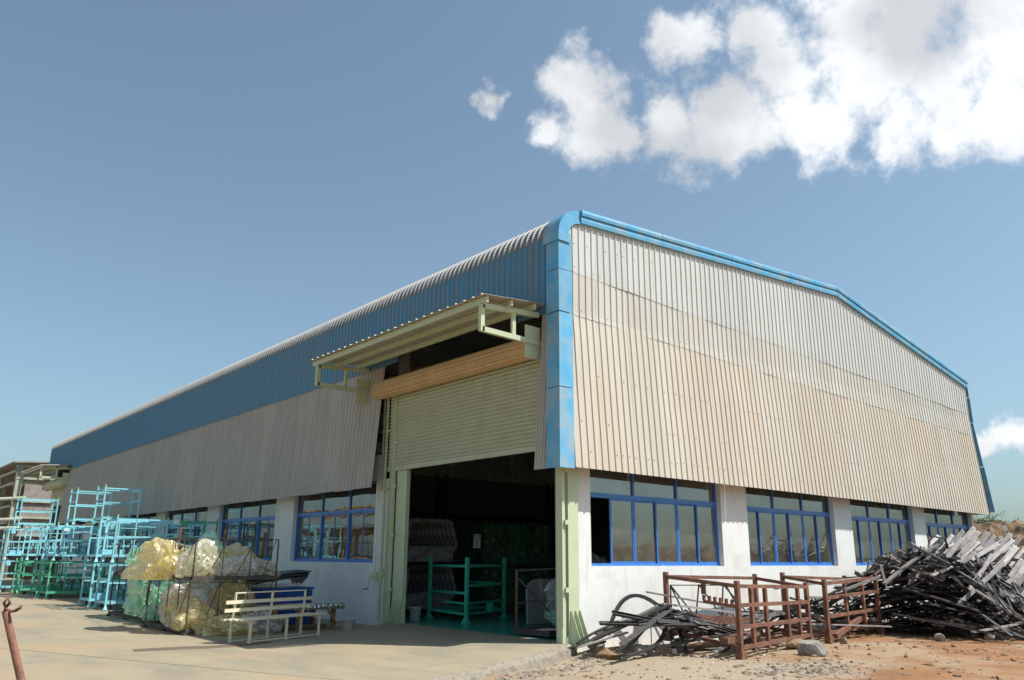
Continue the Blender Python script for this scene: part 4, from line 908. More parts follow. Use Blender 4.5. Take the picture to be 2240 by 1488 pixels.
# ------------------------------------------------------------------ bench, table, crate, bucket
bx = Vector((-4.64,4.90,0)); ax = Vector((2.12,.83,0)); axn = ax.normalized(); rzb = math.atan2(ax.y, ax.x)
B = empty('bench', (-4.72,4.95,-.12), rzb, 'cream painted steel bench with slatted back standing by the ramp', 'bench')
LB = 2.35; D = .40     # local: x along, +y away from camera; seat front towards -y... backrest on near side
for i, x in enumerate((.12, 1.16, 2.18)):
    b = MB(); b.bar((x,0,.0), (x+.02,.02,.44), .05, .035); b.bar((x+.02,.02,.44), (x-.0,-.05,.60), .045, .03); b.bar((x,-.05,.60), (x-.04,-.10,.98), .045, .03); b.build('leg', M['bench'], B)
    b = MB(); b.bar((x+.12,-.42,.0), (x+.16,-.38,.43), .05, .035); b.build('leg', M['bench'], B)
    b = MB(); b.bar((x+.03,.02,.42), (x+.16,-.40,.42), .04, .03); b.build('seat_support', M['bench'], B)
for (z, y) in ((.80, -.085), (.64, -.065)):
    b = MB(); b.box((-.18, y-.045, z-.035), (LB, y-.02, z+.035)); b.build('back_slat', M['bench'], B)
b = MB(); b.box((.08,-.115,.965), (2.16,-.09,.99)); b.build('top_rail', M['bench'], B)
for (y0, y1) in ((.05,-.06), (-.075,-.185), (-.2,-.31), (-.325,-.43)):
    b = MB(); b.box((-.12-y0*.3, y1, .445), (LB+.1-y0*.3, y0, .475)); b.build('seat_slat', M['bench'], B)
b = MB(); b.box((.1,-.01,.02), (2.2,.01,.045)); b.box((.2,-.41,.02), (2.3,-.39,.045)); b.build('floor_rail', M['bench'], B)
T = empty('low_table', (-3.05,6.5,-.12), rzb-.25, 'low wooden worktable topped with cardboard and crumpled foil behind the bench', 'table')
b = MB(); b.box((0,0,.50), (1.95,1.15,.56)); b.build('table_top', M['card'], T)
b = MB(); b.box((-.02,.0,.565), (1.4,1.1,.575)); b.build('cardboard_sheet', M['card'], T)
def foil(x0, x1):
    b = MB(); n = 40; vs = []
    for i in range(n+1):
        x = x0+(x1-x0)*i/n
        for j, (yy, zz) in enumerate(((.25,.60), (.05,.61), (-.04,.585), (-.05,.53), (-.035,.47))):
            vs.append((x+.02*noise.noise(Vector((x*9, j*2, 1))), yy+.03*noise.noise(Vector((x*14, j*3, 5))), zz+.02*noise.noise(Vector((x*17, j*3, 9)))))
    b.add(vs, [(i*5+j, i*5+j+1, (i+1)*5+j+1, (i+1)*5+j) for i in range(n) for j in range(4)]); b.build('foil_cover', M['foil'], T)
foil(.55, 1.98)
for (x, y) in ((.1,.08), (.75,.08), (1.75,.1), (.1,1.05), (1.8,1.05)):
    b = MB(); b.box((x-.045,y-.045,0), (x+.045,y+.045,.5)); b.build('leg', M['wood'], T)
b = MB(); b.box((.05,.5,.03), (1.85,.56,.1)); b.box((.06,.1,.035), (.12,1.0,.09)); b.build('stretcher', M['wood'], T)
b = MB(); b.bar((1.55,.05,.46), (1.8,0,.12), .07, .03); b.bar((.72,.0,.46), (.74,-.02,.12), .06, .03); b.build('brace', M['orange_wood'], T)
CRT = empty('plastic_crate', (-3.0,8.3,-.12), rzb-.3, 'deep blue plastic crate standing behind the bench', 'crate')
b = MB(); b.box((0,0,0), (1.9,.9,.86)); b.build('body', M['blue_crate'], CRT)
b = MB(); b.box((-.03,-.03,.87), (1.93,.93,.93)); b.build('rim', M['blue_crate'], CRT)
for i in range(6):
    b = MB(); b.box((.1+.33*i,-.02,.05), (.14+.33*i,-.003,.86)); b.build('rib', M['blue_crate'], CRT)
b = MB()
for i in range(26): 
    x = -2.95+.06*i; b.path([(x, 8.45+.02*(i % 3), .83), (x+.02, 8.38, .9+.03*(i % 2)), (x+.05, 8.32, .84)], .025, .02)
tag(b.build('packing_foam', M['white']), 'row of white foam spacers along the edge of the blue crate', 'packing', None)
for i in range(3):
    b = MB(); z0 = .84+.07*i; pts = [(-.85,0,0), (-.5,-.06,.07), (.1,-.1,.16), (.75,-.05,.19), (.82,.1,.19), (.85,.45,.04), (.9,.6,-.02)]
    vs = []
    for (x, y, z) in pts: vs += [(x, y-.05, z), (x, y+.5, z+.03), (x, y+.5, z+.0), (x, y-.05, z-.03)]
    b.add(vs, [(4*a+k_, 4*a+(k_+1) % 4, 4*a+4+(k_+1) % 4, 4*a+4+k_) for a in range(len(pts)-1) for k_ in range(4)]+[(0,3,2,1), tuple(4*(len(pts)-1)+q_ for q_ in range(4))])
    o = b.build('body_panel', M['dark_panel'], loc=(-2.05+.1*i,8.45+.06*i,z0+.05)); o.rotation_euler = (0,0,rzb-.35+.08*i)
    tag(o, ['dark pressed metal panel lying directly on the blue crate', 'dark pressed metal panel in the middle of the three on the crate', 'topmost dark pressed metal panel on the blue crate'][i], 'metal panel', 'dark pressed panels on the blue crate')
def bucket(loc, r, h, mt, label):
    b = MB(); n = 24; vs = []
    for (rr, z) in ((r*.86,0),(r,h),(r*1.04,h),(r*1.04,h-.02),(r*.94,h-.001),(r*.8,.02)):
        for i in range(n): t = 6.2832*i/n; vs.append((rr*math.cos(t), rr*math.sin(t), z))
    fs = [(a*n+i, a*n+(i+1) % n, (a+1)*n+(i+1) % n, (a+1)*n+i) for a in (0,1,3,4) for i in range(n)]+[tuple(range(n-1,-1,-1)), tuple(range(5*n, 6*n))]
    root = empty('bucket', loc, 0, label, 'bucket'); b.add(vs, fs); b.build('pail', mt, root, True)
    b = MB(); P_ = [(r*1.05*math.cos(a), .03+.02*math.sin(a), h-.03+r*.2*math.sin(a)) for a in [math.pi*i/10 for i in range(11)]]; b.path(P_, .008, .008); b.build('handle', M['black_iron'], root)
bucket((-1.30,6.05,-.12), .155, .30, M['white'], 'white paint-stained bucket by the wall at the left edge of the ramp')
bucket((.95,6.6,0), .16, .34, M['white'], 'pale bucket on the hall floor just inside the left door column')
def goods(loc, sz, lab):  # racks added to block window light and keep the hall interior dark
    root = empty('darkening_rack', loc, 0, lab, 'goods rack', 'dark goods racks added to darken the hall')
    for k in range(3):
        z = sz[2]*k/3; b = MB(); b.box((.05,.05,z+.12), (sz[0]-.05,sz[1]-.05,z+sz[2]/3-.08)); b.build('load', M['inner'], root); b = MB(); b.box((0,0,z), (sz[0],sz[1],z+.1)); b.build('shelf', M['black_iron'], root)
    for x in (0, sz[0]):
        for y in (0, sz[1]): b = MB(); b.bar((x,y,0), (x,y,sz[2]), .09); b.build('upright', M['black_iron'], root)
for i, (x, y, dx, lab) in enumerate(((1.0, 13.0, 5.0, 'added rack of dark goods darkening the hall behind the open door, left'), (6.4, 13.0, 5.2, 'added rack of dark goods darkening the hall behind the open door, middle'), (12.0, 13.0, 5.4, 'added rack of dark goods darkening the hall behind the open door, right'))): goods((x, y, 0), (dx, 1.6, 4.6), lab)
for i, (y, lab) in enumerate(((2.4, 'added rack of dark goods blocking light from the far side windows, near the gable'), (7.4, 'added rack of dark goods blocking light from the far side windows, deeper in'))):
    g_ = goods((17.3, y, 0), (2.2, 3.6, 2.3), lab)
NW = empty('notice', (3.42,.31,2.42), 0, 'paper notice stuck inside the first gable window, middle bay', 'notice')
b = MB(); b.box((0,0,0), (.27,.004,.50)); b.build('sheet', M['paper'], NW)
b = MB(); b.box((.03,-.004,.40), (.09,-.001,.46)); b.box((.18,-.004,.40), (.24,-.001,.46))
for k in range(5): b.box((.03,-.004,.34-.06*k), (.23-.03*(k % 2),-.001,.36-.06*k))
b.box((.02,-.004,.02), (.25,-.001,.05)); b.build('printing', M['ink'], NW)
# pole with hook at the left edge
PP = empty('iron_pole', (-10.22,-7.84,-.12), 0, 'rusty round iron pole with a hook at its top, leaning in at the left edge', 'pole')
b = MB(); b.tube((0,0,-.0), (-.563,-.253,1.50), .020, 12, .014); b.build('shaft', M['rust_light'], PP, True)
b = MB(); tp = Vector((-.563,-.253,1.50)); pts = [tp+Vector(v)*.5 for v in ((-.01,0,-.02),(0,0,.03),(.02,-.01,.06),(.0,-.01,.10),(-.02,0,.06),(.0,0,.015),(.03,-.02,-.005),(.06,-.04,-.0),(.085,-.06,.02),(.095,-.065,.045))]
b.path(pts, .011, .011); b.build('hook', M['rust_light'], PP, True)
# ------------------------------------------------------------------ inside the door
G = empty('door_rack', (1.42,5.0,0), 0, 'bright green rack on casters standing just inside the open door', 'rack')
def rails(b, segs, s=.06):
    for p_, q_ in segs: b.bar(p_, q_, s)
GX, GY, GH = 2.1, 1.9, 1.50
posts = [(0,0), (1.98,.9), (.28,2.05), (2.26,2.95)]
for (x, y) in posts:
    b = MB(); b.bar((x,y,.08), (x,y,GH+.1), .075); b.box((x-.09,y-.09,0), (x+.09,y+.09,.03)); b.add([(x-.08,y-.08,.03),(x+.08,y-.08,.03),(x+.08,y+.08,.03),(x-.08,y+.08,.03),(x,y,.2)], [(0,1,4),(1,2,4),(2,3,4),(3,0,4)]); b.build('post', M['mint'], G)
for z in (GH-.12, GH*.60, .22):
    for a_, c_ in ((0,1), (0,2), (2,3), (1,3)):
        if z > .5 and z < 1 and (a_, c_) == (2, 3): continue
        b = MB(); dz = -.18 if (a_, c_) == (0, 2) and .5 < z < 1.2 else 0; b.bar((*posts[a_], z+dz), (*posts[c_], z+dz), .055, .06); b.build('rail', M['mint'], G)
b = MB(); b.bar((0.02,.05,.47), (.16,1.2,.47), .05); b.bar((0,0,.47), (1.98,.9,.47), .05); b.bar((.2,1.2,.23), (2.1,2.1,.23), .5, .05); b.bar((1.2,.55,.2), (1.2,.55,.45), .12); b.build('fixture', M['mint'], G)
for (x, y) in ((.35,.4), (1.7,.95), (.4,1.8), (2.0,2.6)):
    b = MB(); b.tube((x-.02,y,.09), (x+.03,y,.09), .085, 14); b.box((x-.05,y-.05,.15), (x+.05,y+.05,.2)); b.build('caster', M['caster'], G)
def door_frame_mesh():
    b = MB(); pts = []; 
    for (cx_, cz_, a0) in ((.62,.55,-90), (.50,1.05,0), (-.55,1.05,90), (-.62,.30,180)):
        r = .16 if a0 in (0, 90) else .2
        for k in range(6): t = math.radians(a0+90*k/5); pts.append((cx_+r*math.cos(t), 0, cz_+r*math.sin(t)-.0))
    pts.append(pts[0]); b.path(pts, .10, .045, up=(0,1,0))
    b.box((-.75,-.03,.05), (.72,.0,.42)); b.box((-.75,-.06,.42), (.74,.03,.48))
    for k in range(4): b.box((-.55+.3*k,-.035,.14), (-.40+.3*k,-.03,.32))
    return b.mesh('door_panel', M['steel_panel'])
dm = door_frame_mesh()
for tier, (z, lab) in enumerate(((.12, 'pressed steel car door shell racked in the lower row inside the hall'), (1.42, 'pressed steel car door shell racked in the upper row inside the hall'))):
    for i in range(12):
        o = link('door_shell', dm, None, (2.35+.0*i+.09*i*(-.5), 8.0+.16*i, z)); o.rotation_euler = (.0, 0, -.15); tag(o, lab, 'door shell', 'car door shells racked inside the hall, '+('lower' if tier == 0 else 'upper')+' row')
    b = MB(); b.box((1.0,7.8,z-.1), (3.6,10.4,z-.04)); b.build('shelf', M['black_iron'], None); 
for o in [o for o in COL.objects if o.name.startswith('shelf') and o.parent is None]: tag(o, 'dark steel shelf carrying the '+('lower' if o.location.z+o.data.vertices[0].co.z < .5 else 'upper')+' row of door shells', 'shelf')
def wrapped(loc, sz, lab, seed):
    root = empty('wrapped_crate', loc, -.1, lab, 'crate', 'crates wrapped in green film inside the hall'); gx, gz = 40, 24; b = MB(); b.box((0,.08,.08), sz)
    vs = [(sz[0]*i/gx, .05-.10*abs(noise.noise(Vector((i*.22+seed*9, j*.3, seed))))-.03*noise.noise(Vector((i*.7, j*.7, seed*3))), .08+(sz[2]-.08)*j/gz) for j in range(gz+1) for i in range(gx+1)]
    b.add(vs, [(j*(gx+1)+i, j*(gx+1)+i+1, (j+1)*(gx+1)+i+1, (j+1)*(gx+1)+i) for j in range(gz) for i in range(gx)]); b.build('load', M['pl_wrap'], root)
    b = MB(); 
    for x in (0, sz[0]/3, 2*sz[0]/3, sz[0]): b.bar((x,-.02,0), (x,-.02,sz[2]+.05), .03)
    b.bar((0,-.03,.1), (sz[0]/3,-.03,sz[2]), .02); b.bar((sz[0]/3*2,-.03,sz[2]), (sz[0],-.03,.1), .02); b.box((-.02,-.03,0), (sz[0]+.02,sz[1],.07)); b.build('cage', M['black_iron'], root)
    return root
wr = wrapped((4.0,7.6,1.35), (2.5,1.4,1.25), 'upper crate wrapped in green film with a white notice, inside the hall', 1)
wrapped((4.0,7.6,0), (2.5,1.4,1.3), 'lower crate wrapped in green film inside the hall', 2)
NB = empty('notice', (3.62,7.45,2.07), 0, 'white printed notice hanging in the dark beside the green wrapped crate', 'notice')
b = MB(); b.box((-.13,-.005,-.2), (.13,0,.2)); b.build('sheet', M['paper'], NB)
b = MB(); b.box((-.10,-.009,.12), (-.05,-.006,.18)); b.box((.05,-.009,.12), (.10,-.006,.18))
for k in range(5): b.box((-.09,-.009,.07-.05*k), (.09-.02*(k % 2),-.006,.085-.05*k))
b.build('printing', M['ink'], NB)
AT = empty('black_trolley', (.35,.75,0), 0, 'black A-frame trolley with green film standing inside the right door post', 'trolley', None)
b = MB(); b.box((0,0,.04), (1.9,1.1,.16)); b.build('base', M['black_iron'], AT)
for p_, q_ in (((.05,1.1,.1),(.05,1.1,1.35)), ((.9,.55,.1),(.9,.55,1.4)), ((.05,1.1,1.2),(.9,.5,.16)), ((.9,.5,.16),(1.8,.1,1.2)), ((.05,1.1,1.33),(.9,.55,1.38)), ((1.85,.1,.1),(1.85,.1,1.3)), ((.9,.55,1.38),(1.85,.1,1.3)), ((.05,1.1,.65),(.45,.9,.7))):
    b = MB(); b.bar(p_, q_, .035); b.build('strut', M['rust'] if p_[0] == .05 and q_[0] == .05 else M['black_iron'], AT)
bag((1.45,1.35,.35), (.42,.32,.22), 'pl_green', 31, 'green film bundle on the black trolley inside the door')
b = MB(); pts = []
for k in range(9): t = math.radians(180-90*k/8); pts.append((.35+.35*math.cos(t), .75+.32*math.sin(t)))
pts += [(1.3, 1.07), (1.3, .0), (0, 0)]
vs = [(x, 0, z) for x, z in pts]+[(x, .06, z) for x, z in pts]; n = len(pts)
b.add(vs, [tuple(range(n))[::-1], tuple(range(n, 2*n))]+[(i, (i+1) % n, n+(i+1) % n, n+i) for i in range(n)])
o = b.build('grey_panel', M['grey_panel'], loc=(2.35,3.7,.02)); o.rotation_euler = (-.05,0,-.1); tag(o, 'light grey round-cornered panel leaning behind the black trolley', 'panel')
for i, (x, y, z, sx, sy, sz, mt, lab) in enumerate([(1.6,1.5,0,3.0,1.2,1.5,'pl_clear','clear film heap behind the first gable window'), (6.8,2.0,0,1.4,1.2,1.9,'pl_pale','pale film heap behind the second gable window')]):
    bag((x+sx/2,y+sy/2,z+sz*.5), (sx*.45,sy*.45,sz*.5), mt, 40+i, lab)
for i, (x, y, sx, sy, sz, mt, lab) in enumerate([(1.2,3.5,4.4,.8,2.0,'card','brown covered stack of goods behind the first gable window'), (7,5,3.6,2,1.9,'inner','dark stack of goods deep behind the second gable window'), (12,7,3.5,2,1.7,'inner','dark stack of goods deep behind the third gable window')]):
    pass
b = MB()
for i in range(9): b.path([(0,.16*i,0),(0,.16*i,.28),(.12,.16*i,.34),(.3,.16*i,.34)], .07, .07)
b.box((-.02,-.1,-.04),(.34,1.4,0)); b.box((-.02,-.1,-1.3),(.02,1.4,-.04)); o = b.build('yellow_stand', M['yellow'], loc=(.62,7.2,1.34)); tag(o, 'yellow stand with curved prongs behind the first shaded window', 'stand')
# ------------------------------------------------------------------ rusty crates by the gable wall
def crate(name, L_, C_, R_, B_, hs, label, cols, rows, extra=()):
    """posts at four ground points (x, y, z)"""
    root = empty(name, C_, 0, label, 'steel crate', 'rusty steel crates by the gable wall'); c0 = Vector(C_); pts = [Vector(p)-c0 for p in (L_, C_, R_, B_)]
    tops = [p+Vector((0,0,h)) for p, h in zip(pts, hs)]
    for p, t in zip(pts, tops):
        b = MB(); b.bar(p, t, .085); b.build('post', M['rust'], root)
        b = MB(); b.bar(p-Vector((0,0,.02)), p+Vector((0,0,.13)), .15); b.build('foot', M['rust'], root)
    def ed(i, j, z, s=.06, s2=None):
        a, c = pts[i].lerp(tops[i], z), pts[j].lerp(tops[j], z); b = MB(); b.bar(a, c, s, s2 or s*1.2); b.build('rail', M['rust'], root)
    for (i, j) in ((0,1), (1,2), (2,3), (3,0)): ed(i, j, .93); ed(i, j, .14)
    for z in rows: ed(1, 2, z)
    for t in cols:
        a = pts[1].lerp(pts[2], t)+Vector((0,0,.1)); c = tops[1].lerp(tops[2], t)-Vector((0,0,.12)); b = MB(); b.bar(a, c, .07); b.build('upright', M['rust'], root)
    return root, pts, tops
r1, pts, tops = crate('steel_crate', (2.55,-.52,-.03), (2.32,-2.45,-.22), (5.93,-1.78,-.2), (6.1,-.35,-.12), (1.36,1.42,1.30,1.38),
    'near rusty steel crate with a barred front and a comb shelf', (.17, .36, .67, .85), (.40, .68))
b = MB()
a, c = pts[0].lerp(tops[0], .66).lerp(pts[1].lerp(tops[1], .66), .55), pts[1].lerp(tops[1], .66); b.bar(a, c, .07, .05)
for k in range(6): q = a.lerp(c, k/6); b.bar(q+Vector((0,0,.02)), q+Vector((0,0,.12)), .05)
b.bar(tops[0].lerp(tops[1], .55)-Vector((0,0,.1)), tops[0].lerp(tops[1], .55)-Vector((0,0,.34)), .1, .04)
b.build('comb_shelf', M['rust'], r1)
b = MB(); 
for k in range(9):
    q = pts[0].lerp(pts[1], .3)+(pts[2]-pts[1])*(k/10)+Vector((0,0,.14)); b = MB(); b.bar(q, q+Vector((.1,.25,.3)), .05); b.build('stub', M['rust'], r1)
b = MB(); b.bar(pts[0]+Vector((.3,-.4,.45)), pts[3]+Vector((-1.6,-.9,.42)), .18, .14); b.build('floor_beam', M['rust'], r1); b = MB(); b.bar(pts[1]+Vector((-.1,.3,.30)), pts[2]+Vector((-1.6,.3,.30)), .16, .12); b.build('floor_beam', M['rust'], r1)
r2, pts, tops = crate('steel_crate', (6.66,-.75,-.12), (6.61,-1.85,-.2), (9.75,-1.52,-.18), (9.9,-.6,-.1), (1.42,1.36,1.44,1.3),
    'far rusty steel crate with barred front, leaning against the scrap heap', (.36, .7), (.40, .70))
b = MB(); b.bar(pts[1]+Vector((.2,-.05,.12)), pts[1]+Vector((1.9,.2,.42)), .1); b.build('loose_beam', M['rust_light'], r2)
# light lattice frame behind the strips
LF = empty('lattice_frame', (2.9,-.35,.0), 0, 'thin dark lattice frame leaning at the gable wall behind the near rusty crate', 'frame')
for p_, q_ in [((0,0,0),(0,0,1.05)), ((0,0,1.05),(3.2,0,1.0)), ((0,0,.35),(3.2,0,.30)), ((0,0,1.05),(.9,.05,.35)), ((.9,.05,.35),(1.0,0,1.05)), ((1.0,0,1.05),(1.8,0,.33)), ((0,0,1.05),(.5,0,.35)), ((1.8,0,.33),(1.9,0,1.04)), ((2.0,0,1.04),(2.6,0,.3)), ((1.9,0,1.04),(2.9,0,.3))]:
    b = MB(); b.bar(p_, q_, .03, .02); b.build('rod', M['black_iron'], LF)
# ------------------------------------------------------------------ scrap strips
def strip_mesh(L_, kind, mt, bend=0, name='scrap_strip'):
    b = MB(); n = 1 if bend == 0 else 14
    def P(s, w_, z):                      # s along, w across, z up; bend in the x-z plane
        if bend == 0: return (s-L_/2, w_, z)
        R_ = L_/bend; t = (s-L_/2)/R_; return ((R_-z)*math.sin(t), w_, -(R_-z)*math.cos(t)*1+R_ if True else 0)
    def seg(s0, s1, w0, w1, z0, z1, m_=1):
        for k in range(m_):
            a, c = s0+(s1-s0)*k/m_, s0+(s1-s0)*(k+1)/m_
            b.add([P(a,w0,z0),P(a,w1,z0),P(a,w1,z1),P(a,w0,z1),P(c,w0,z0),P(c,w1,z0),P(c,w1,z1),P(c,w0,z1)], [(0,3,2,1),(4,5,6,7),(0,1,5,4),(1,2,6,5),(2,3,7,6),(3,0,4,7)])
    if kind == 'comb':
        seg(0, L_, -.05, .05, 0, .018, n); seg(0, L_, -.05, -.038, .018, .045, n)
        k = .03
        while k < L_-.04: seg(k, k+.042, -.034, .05, .018, .029); k += .058
    elif kind == 'channel':
        seg(0, L_, -.05, .05, 0, .012, n); seg(0, L_, -.05, -.038, .012, .05, n); seg(0, L_, .038, .05, .012, .05, n)
    else:
        seg(0, L_, -.022, .022, 0, .04, n)
    return b.mesh(name, mt)
SM = {}
for mk in ('strip_light', 'strip_mid', 'strip_dark'):
    for kd in ('comb', 'channel', 'bar'):
        for L_ in (1.4, 2.0, 2.6): SM[mk, kd, L_, 0] = strip_mesh(L_, kd, M[mk])
        SM[mk, kd, 2.0, 1] = strip_mesh(2.0, kd, M[mk], 1.0)
def put(me, c, d, up, roll=0):
    d = Vector(d).normalized(); up = Vector(up).normalized(); y = up.cross(d).normalized(); z = d.cross(y)
    o = link('scrap_strip', me); o.matrix_world = Matrix.Translation(Vector(c)) @ Matrix((d, y, z)).transposed().to_4x4() @ Matrix.Rotation(roll, 4, 'X'); return o
def lay(H, x, y, ang, L_, lift=0, jit=.05):
    dx, dy = math.cos(ang)*L_/2, math.sin(ang)*L_/2
    za, zb_, zc_ = H(x-dx, y-dy), H(x+dx, y+dy), H(x, y)
    k = max(0, zc_-(za+zb_)/2)
    p, q = Vector((x-dx, y-dy, za+k+lift+random.uniform(0, jit))), Vector((x+dx, y+dy, zb_+k+lift+random.uniform(0, jit)))
    nx = Vector((H(x-.3, y)-H(x+.3, y), H(x, y-.3)-H(x, y+.3), .6))
    return (p+q)/2, q-p, nx
def H2(x, y):
    e = ((x-14.0)/6.3)**2+((y+2.15)/(2.35+.5*max(0, min(1, (12.5-x)/2))))**2
    h = 1.95*max(0, 1-e)**.6
    e2 = ((x-8.5)/4.4)**2+((y+1.3)/1.0)**2
    return -.2+max(h, .85*max(0, 1-e2)**.7)
GA = 'light toothed strips thrown on the scrap heap'
rnd = random.Random(21)
def ok(x, y): return y < -.35
def endsok(x, y, a, L_):
    for s in (-1, 1):
        if y+s*math.sin(a)*L_/2 > -.12: return False
    return True
LD = Vector((.82, -.20, .46))
def cfront(x, y, a, L_):
    # keep the space of the far crate and what stands before it free
    for k in (-.5, -.25, 0, .25, .5):
        px, py = x+math.cos(a)*L_*k, y+math.sin(a)*L_*k
        if px < 9.75 and py < -1.1: return True
    return False
cnt = 0; tries = 0
CN = {'strip_light': 'pale', 'strip_mid': 'grey', 'strip_dark': 'black'}; FN = {'comb': 'toothed strip', 'channel': 'channel strip', 'bar': 'thin bar'}; LN = {1.4: 'short', 2.0: 'mid-length', 2.6: 'long'}
def strip_tag(o, mk, kd, L_, bd, x, y, z, heap):
    look = ('curved ' if bd else LN[L_]+' ')+CN[mk]+' '+FN[kd]
    if heap == 'large':
        col_ = 'left tail' if x < 6.6 else 'stretch behind the crate' if x < 9.2 else 'left shoulder' if x < 11.2 else 'middle' if x < 13.4 else 'right part' if x < 16 else 'right end'
        lev = 'low' if z < .55 else 'midway up' if z < 1.25 else 'high'
        lab = '%s, %s on the %s of the big heap' % (look, lev, col_)
        if y > -1.3: lab = lab.replace(' of the big heap', ', wall side')
        grp = 'loose strips on the big scrap heap'
    else: lab = '%s %s' % (look, heap); grp = 'loose strips in the low heap and behind the crates'
    return tag(o, lab, 'metal strip', grp)
while cnt < 240 and tries < 9000:
    tries += 1
    if cnt < 66: x, y, mk = rnd.uniform(10.7, 15.4), rnd.uniform(-4.1, -1.6), 'strip_light'; a = rnd.gauss(-2.62+math.pi, .22)+.62
    elif cnt < 190: x, y, mk = (rnd.uniform(9.8, 12.4) if cnt % 3 else rnd.uniform(9, 19.5)), rnd.uniform(-4.3, -.9), rnd.choice(('strip_dark', 'strip_mid', 'strip_dark', 'strip_dark', 'strip_mid')); a = rnd.uniform(-.7, 1.2)
    else: x, y, mk = rnd.uniform(4.6, 12), rnd.uniform(-1.15 if cnt % 2 else -2.3, -.45), rnd.choice(('strip_dark', 'strip_mid', 'strip_mid')); a = rnd.gauss(.1, .4)
    if H2(x, y) < -.1 and cnt < 190: continue
    kd = rnd.choice(('comb', 'comb', 'channel', 'bar')) if mk != 'strip_light' else rnd.choice(('comb', 'comb', 'comb', 'channel')); L_ = rnd.choice((1.4, 2.0, 2.0, 2.6)); bd = 0
    if rnd.random() < .12 and mk != 'strip_light': L_, bd = 2.0, 1
    if not endsok(x, y, a, L_) or cfront(x, y, a, L_): continue
    c, d, up = lay(H2, x, y, a, L_, .02 if mk != 'strip_light' else .10, .12)
    if cnt < 66: d = LD+Vector((rnd.gauss(0,.09), rnd.gauss(0,.07), rnd.gauss(0,.09))); c = Vector((x, y-.12, H2(x, y)+rnd.uniform(-.02,.16)))
    up += Vector((rnd.gauss(0,.3), rnd.gauss(0,.3)-(.7 if mk == 'strip_light' else 0), 0))
    if cnt < 66: up = Vector((-.35+rnd.gauss(0,.15), -.85, .55+rnd.gauss(0,.2)))
    o = put(SM[mk, kd, L_, bd], c, d, up); strip_tag(o, mk, kd, L_, bd, x, y, c.z, 'large'); cnt += 1
b = MB()
for i in range(1300):
    x, y, a, L_ = (rnd.uniform(9.7, 20) if i % 4 else rnd.uniform(4.5, 10)), rnd.uniform(-4.3, -.4), rnd.uniform(0, 3.14), rnd.uniform(.8, 1.9); h = H2(x, y)
    if h < -.05 or not endsok(x, y, a, L_) or cfront(x, y, a, L_): continue
    f = rnd.random()**.5; c, d, up = lay(lambda p, q: -.2+(H2(p, q)+.2)*f*.93, x, y, a, L_); d.normalize(); b.bar(c-d*L_/2, c+d*L_/2, rnd.choice((.1, .08, .05)), rnd.choice((.02, .04)), up)
for i in range(330):
    x, y, a, L_ = rnd.uniform(8.6, 12.2), rnd.uniform(-3.3, -.45), rnd.uniform(-.5, 1.0), rnd.uniform(.8, 1.8)
    if not endsok(x, y, a, L_) or cfront(x, y, a, L_): continue
    z = -.15+rnd.random()*max(.3, min(1.0, .55+.25*(x-9))); c = Vector((x, y, z)); d = Vector((math.cos(a), math.sin(a), rnd.gauss(0, .12))); b.bar(c-d*L_/2, c+d*L_/2, rnd.choice((.1, .08, .06)), rnd.choice((.02, .04)))
tag(b.build('buried_strips', M['strip_dark']), 'tangle of black strips filling the inside of the large scrap heap', 'scrap', None, 'stuff')
def special(p, q, me_or, label, wd=.08, h=.03, mt='strip_mid', mid=None, up=(0,0,1), nm='scrap_strip', cat='metal strip'):
    p, q = Vector(p), Vector(q); c = (p+q)/2; b = MB()
    if mid is None: b.bar(p-c, q-c, wd, h, up)
    else:
        m_ = Vector(mid); pts = [((1-t)**2*p+2*t*(1-t)*m_+t*t*q)-c for t in [k/14 for k in range(15)]]; b.path(pts, wd, h, up)
    return tag(b.build(nm, M[mt], loc=tuple(c)), label, cat)
# sticking-out pieces of the big heap
special((8.6,-2.3,1.05), (12.2,-2.2,2.05), 0, 'long toothed grey strip rising to the top of the large heap', .1, .04, 'strip_mid', (10.4,-2.4,1.75))
special((9.6,-2.6,2.0), (11.9,-3.2,1.15), 0, 'grey strip slanting down to the right across the heap top', .09, .03, 'strip_mid')
special((10.0,-2.4,2.05), (11.0,-2.4,1.75), 0, 'short notched strip sticking up left on the heap top', .09, .03, 'strip_light')
special((11.1,-2.3,1.5), (11.7,-2.2,2.25), 0, 'dark thin bar standing up on the heap top', .05, .03, 'strip_mid')
special((12.4,-2.3,2.22), (12.9,-2.2,1.6), 0, 'bent dark bar hanging at the right of the heap top', .05, .03, 'strip_dark')
special((11.5,-2.3,2.24), (12.45,-2.3,2.2), 0, 'short dark bar lying level on the heap top', .06, .03, 'strip_dark')
special((9.4,-3.1,1.25), (10.9,-3.1,1.5), 0, 'white toothed strip lying across the upper front of the heap', .09, .03, 'strip_light')
special((8.3,-2.9,.32), (11.4,-4.6,-.12), 0, 'black ladder-like rail sliding down the front of the heap, upper rail', .07, .05, 'strip_dark')
special((7.9,-2.75,.42), (10.3,-4.75,-.17), 0, 'thin black rail below the ladder-like rail at the heap front', .04, .04, 'strip_dark')
special((9.3,-3.9,.02), (14.5,-4.1,.55), 0, 'long pale wavy strip crossing the foot of the heap', .10, .035, 'strip_light', (11.8,-5.0,.28))
special((10.2,-4.0,.12), (12.3,-5.0,-.15), 0, 'pale notched strip resting its end on the orange soil', .09, .03, 'strip_light')
special((5.9,-1.0,.95), (9.6,-1.2,1.15), 0, 'pale bar reaching left out of the heap above the far crate', .06, .05, 'strip_light')
special((7.4,-1.9,.92), (9.0,-2.0,1.2), 0, 'bar with rusty end projecting above the far crate', .06, .05, 'strip_mid')
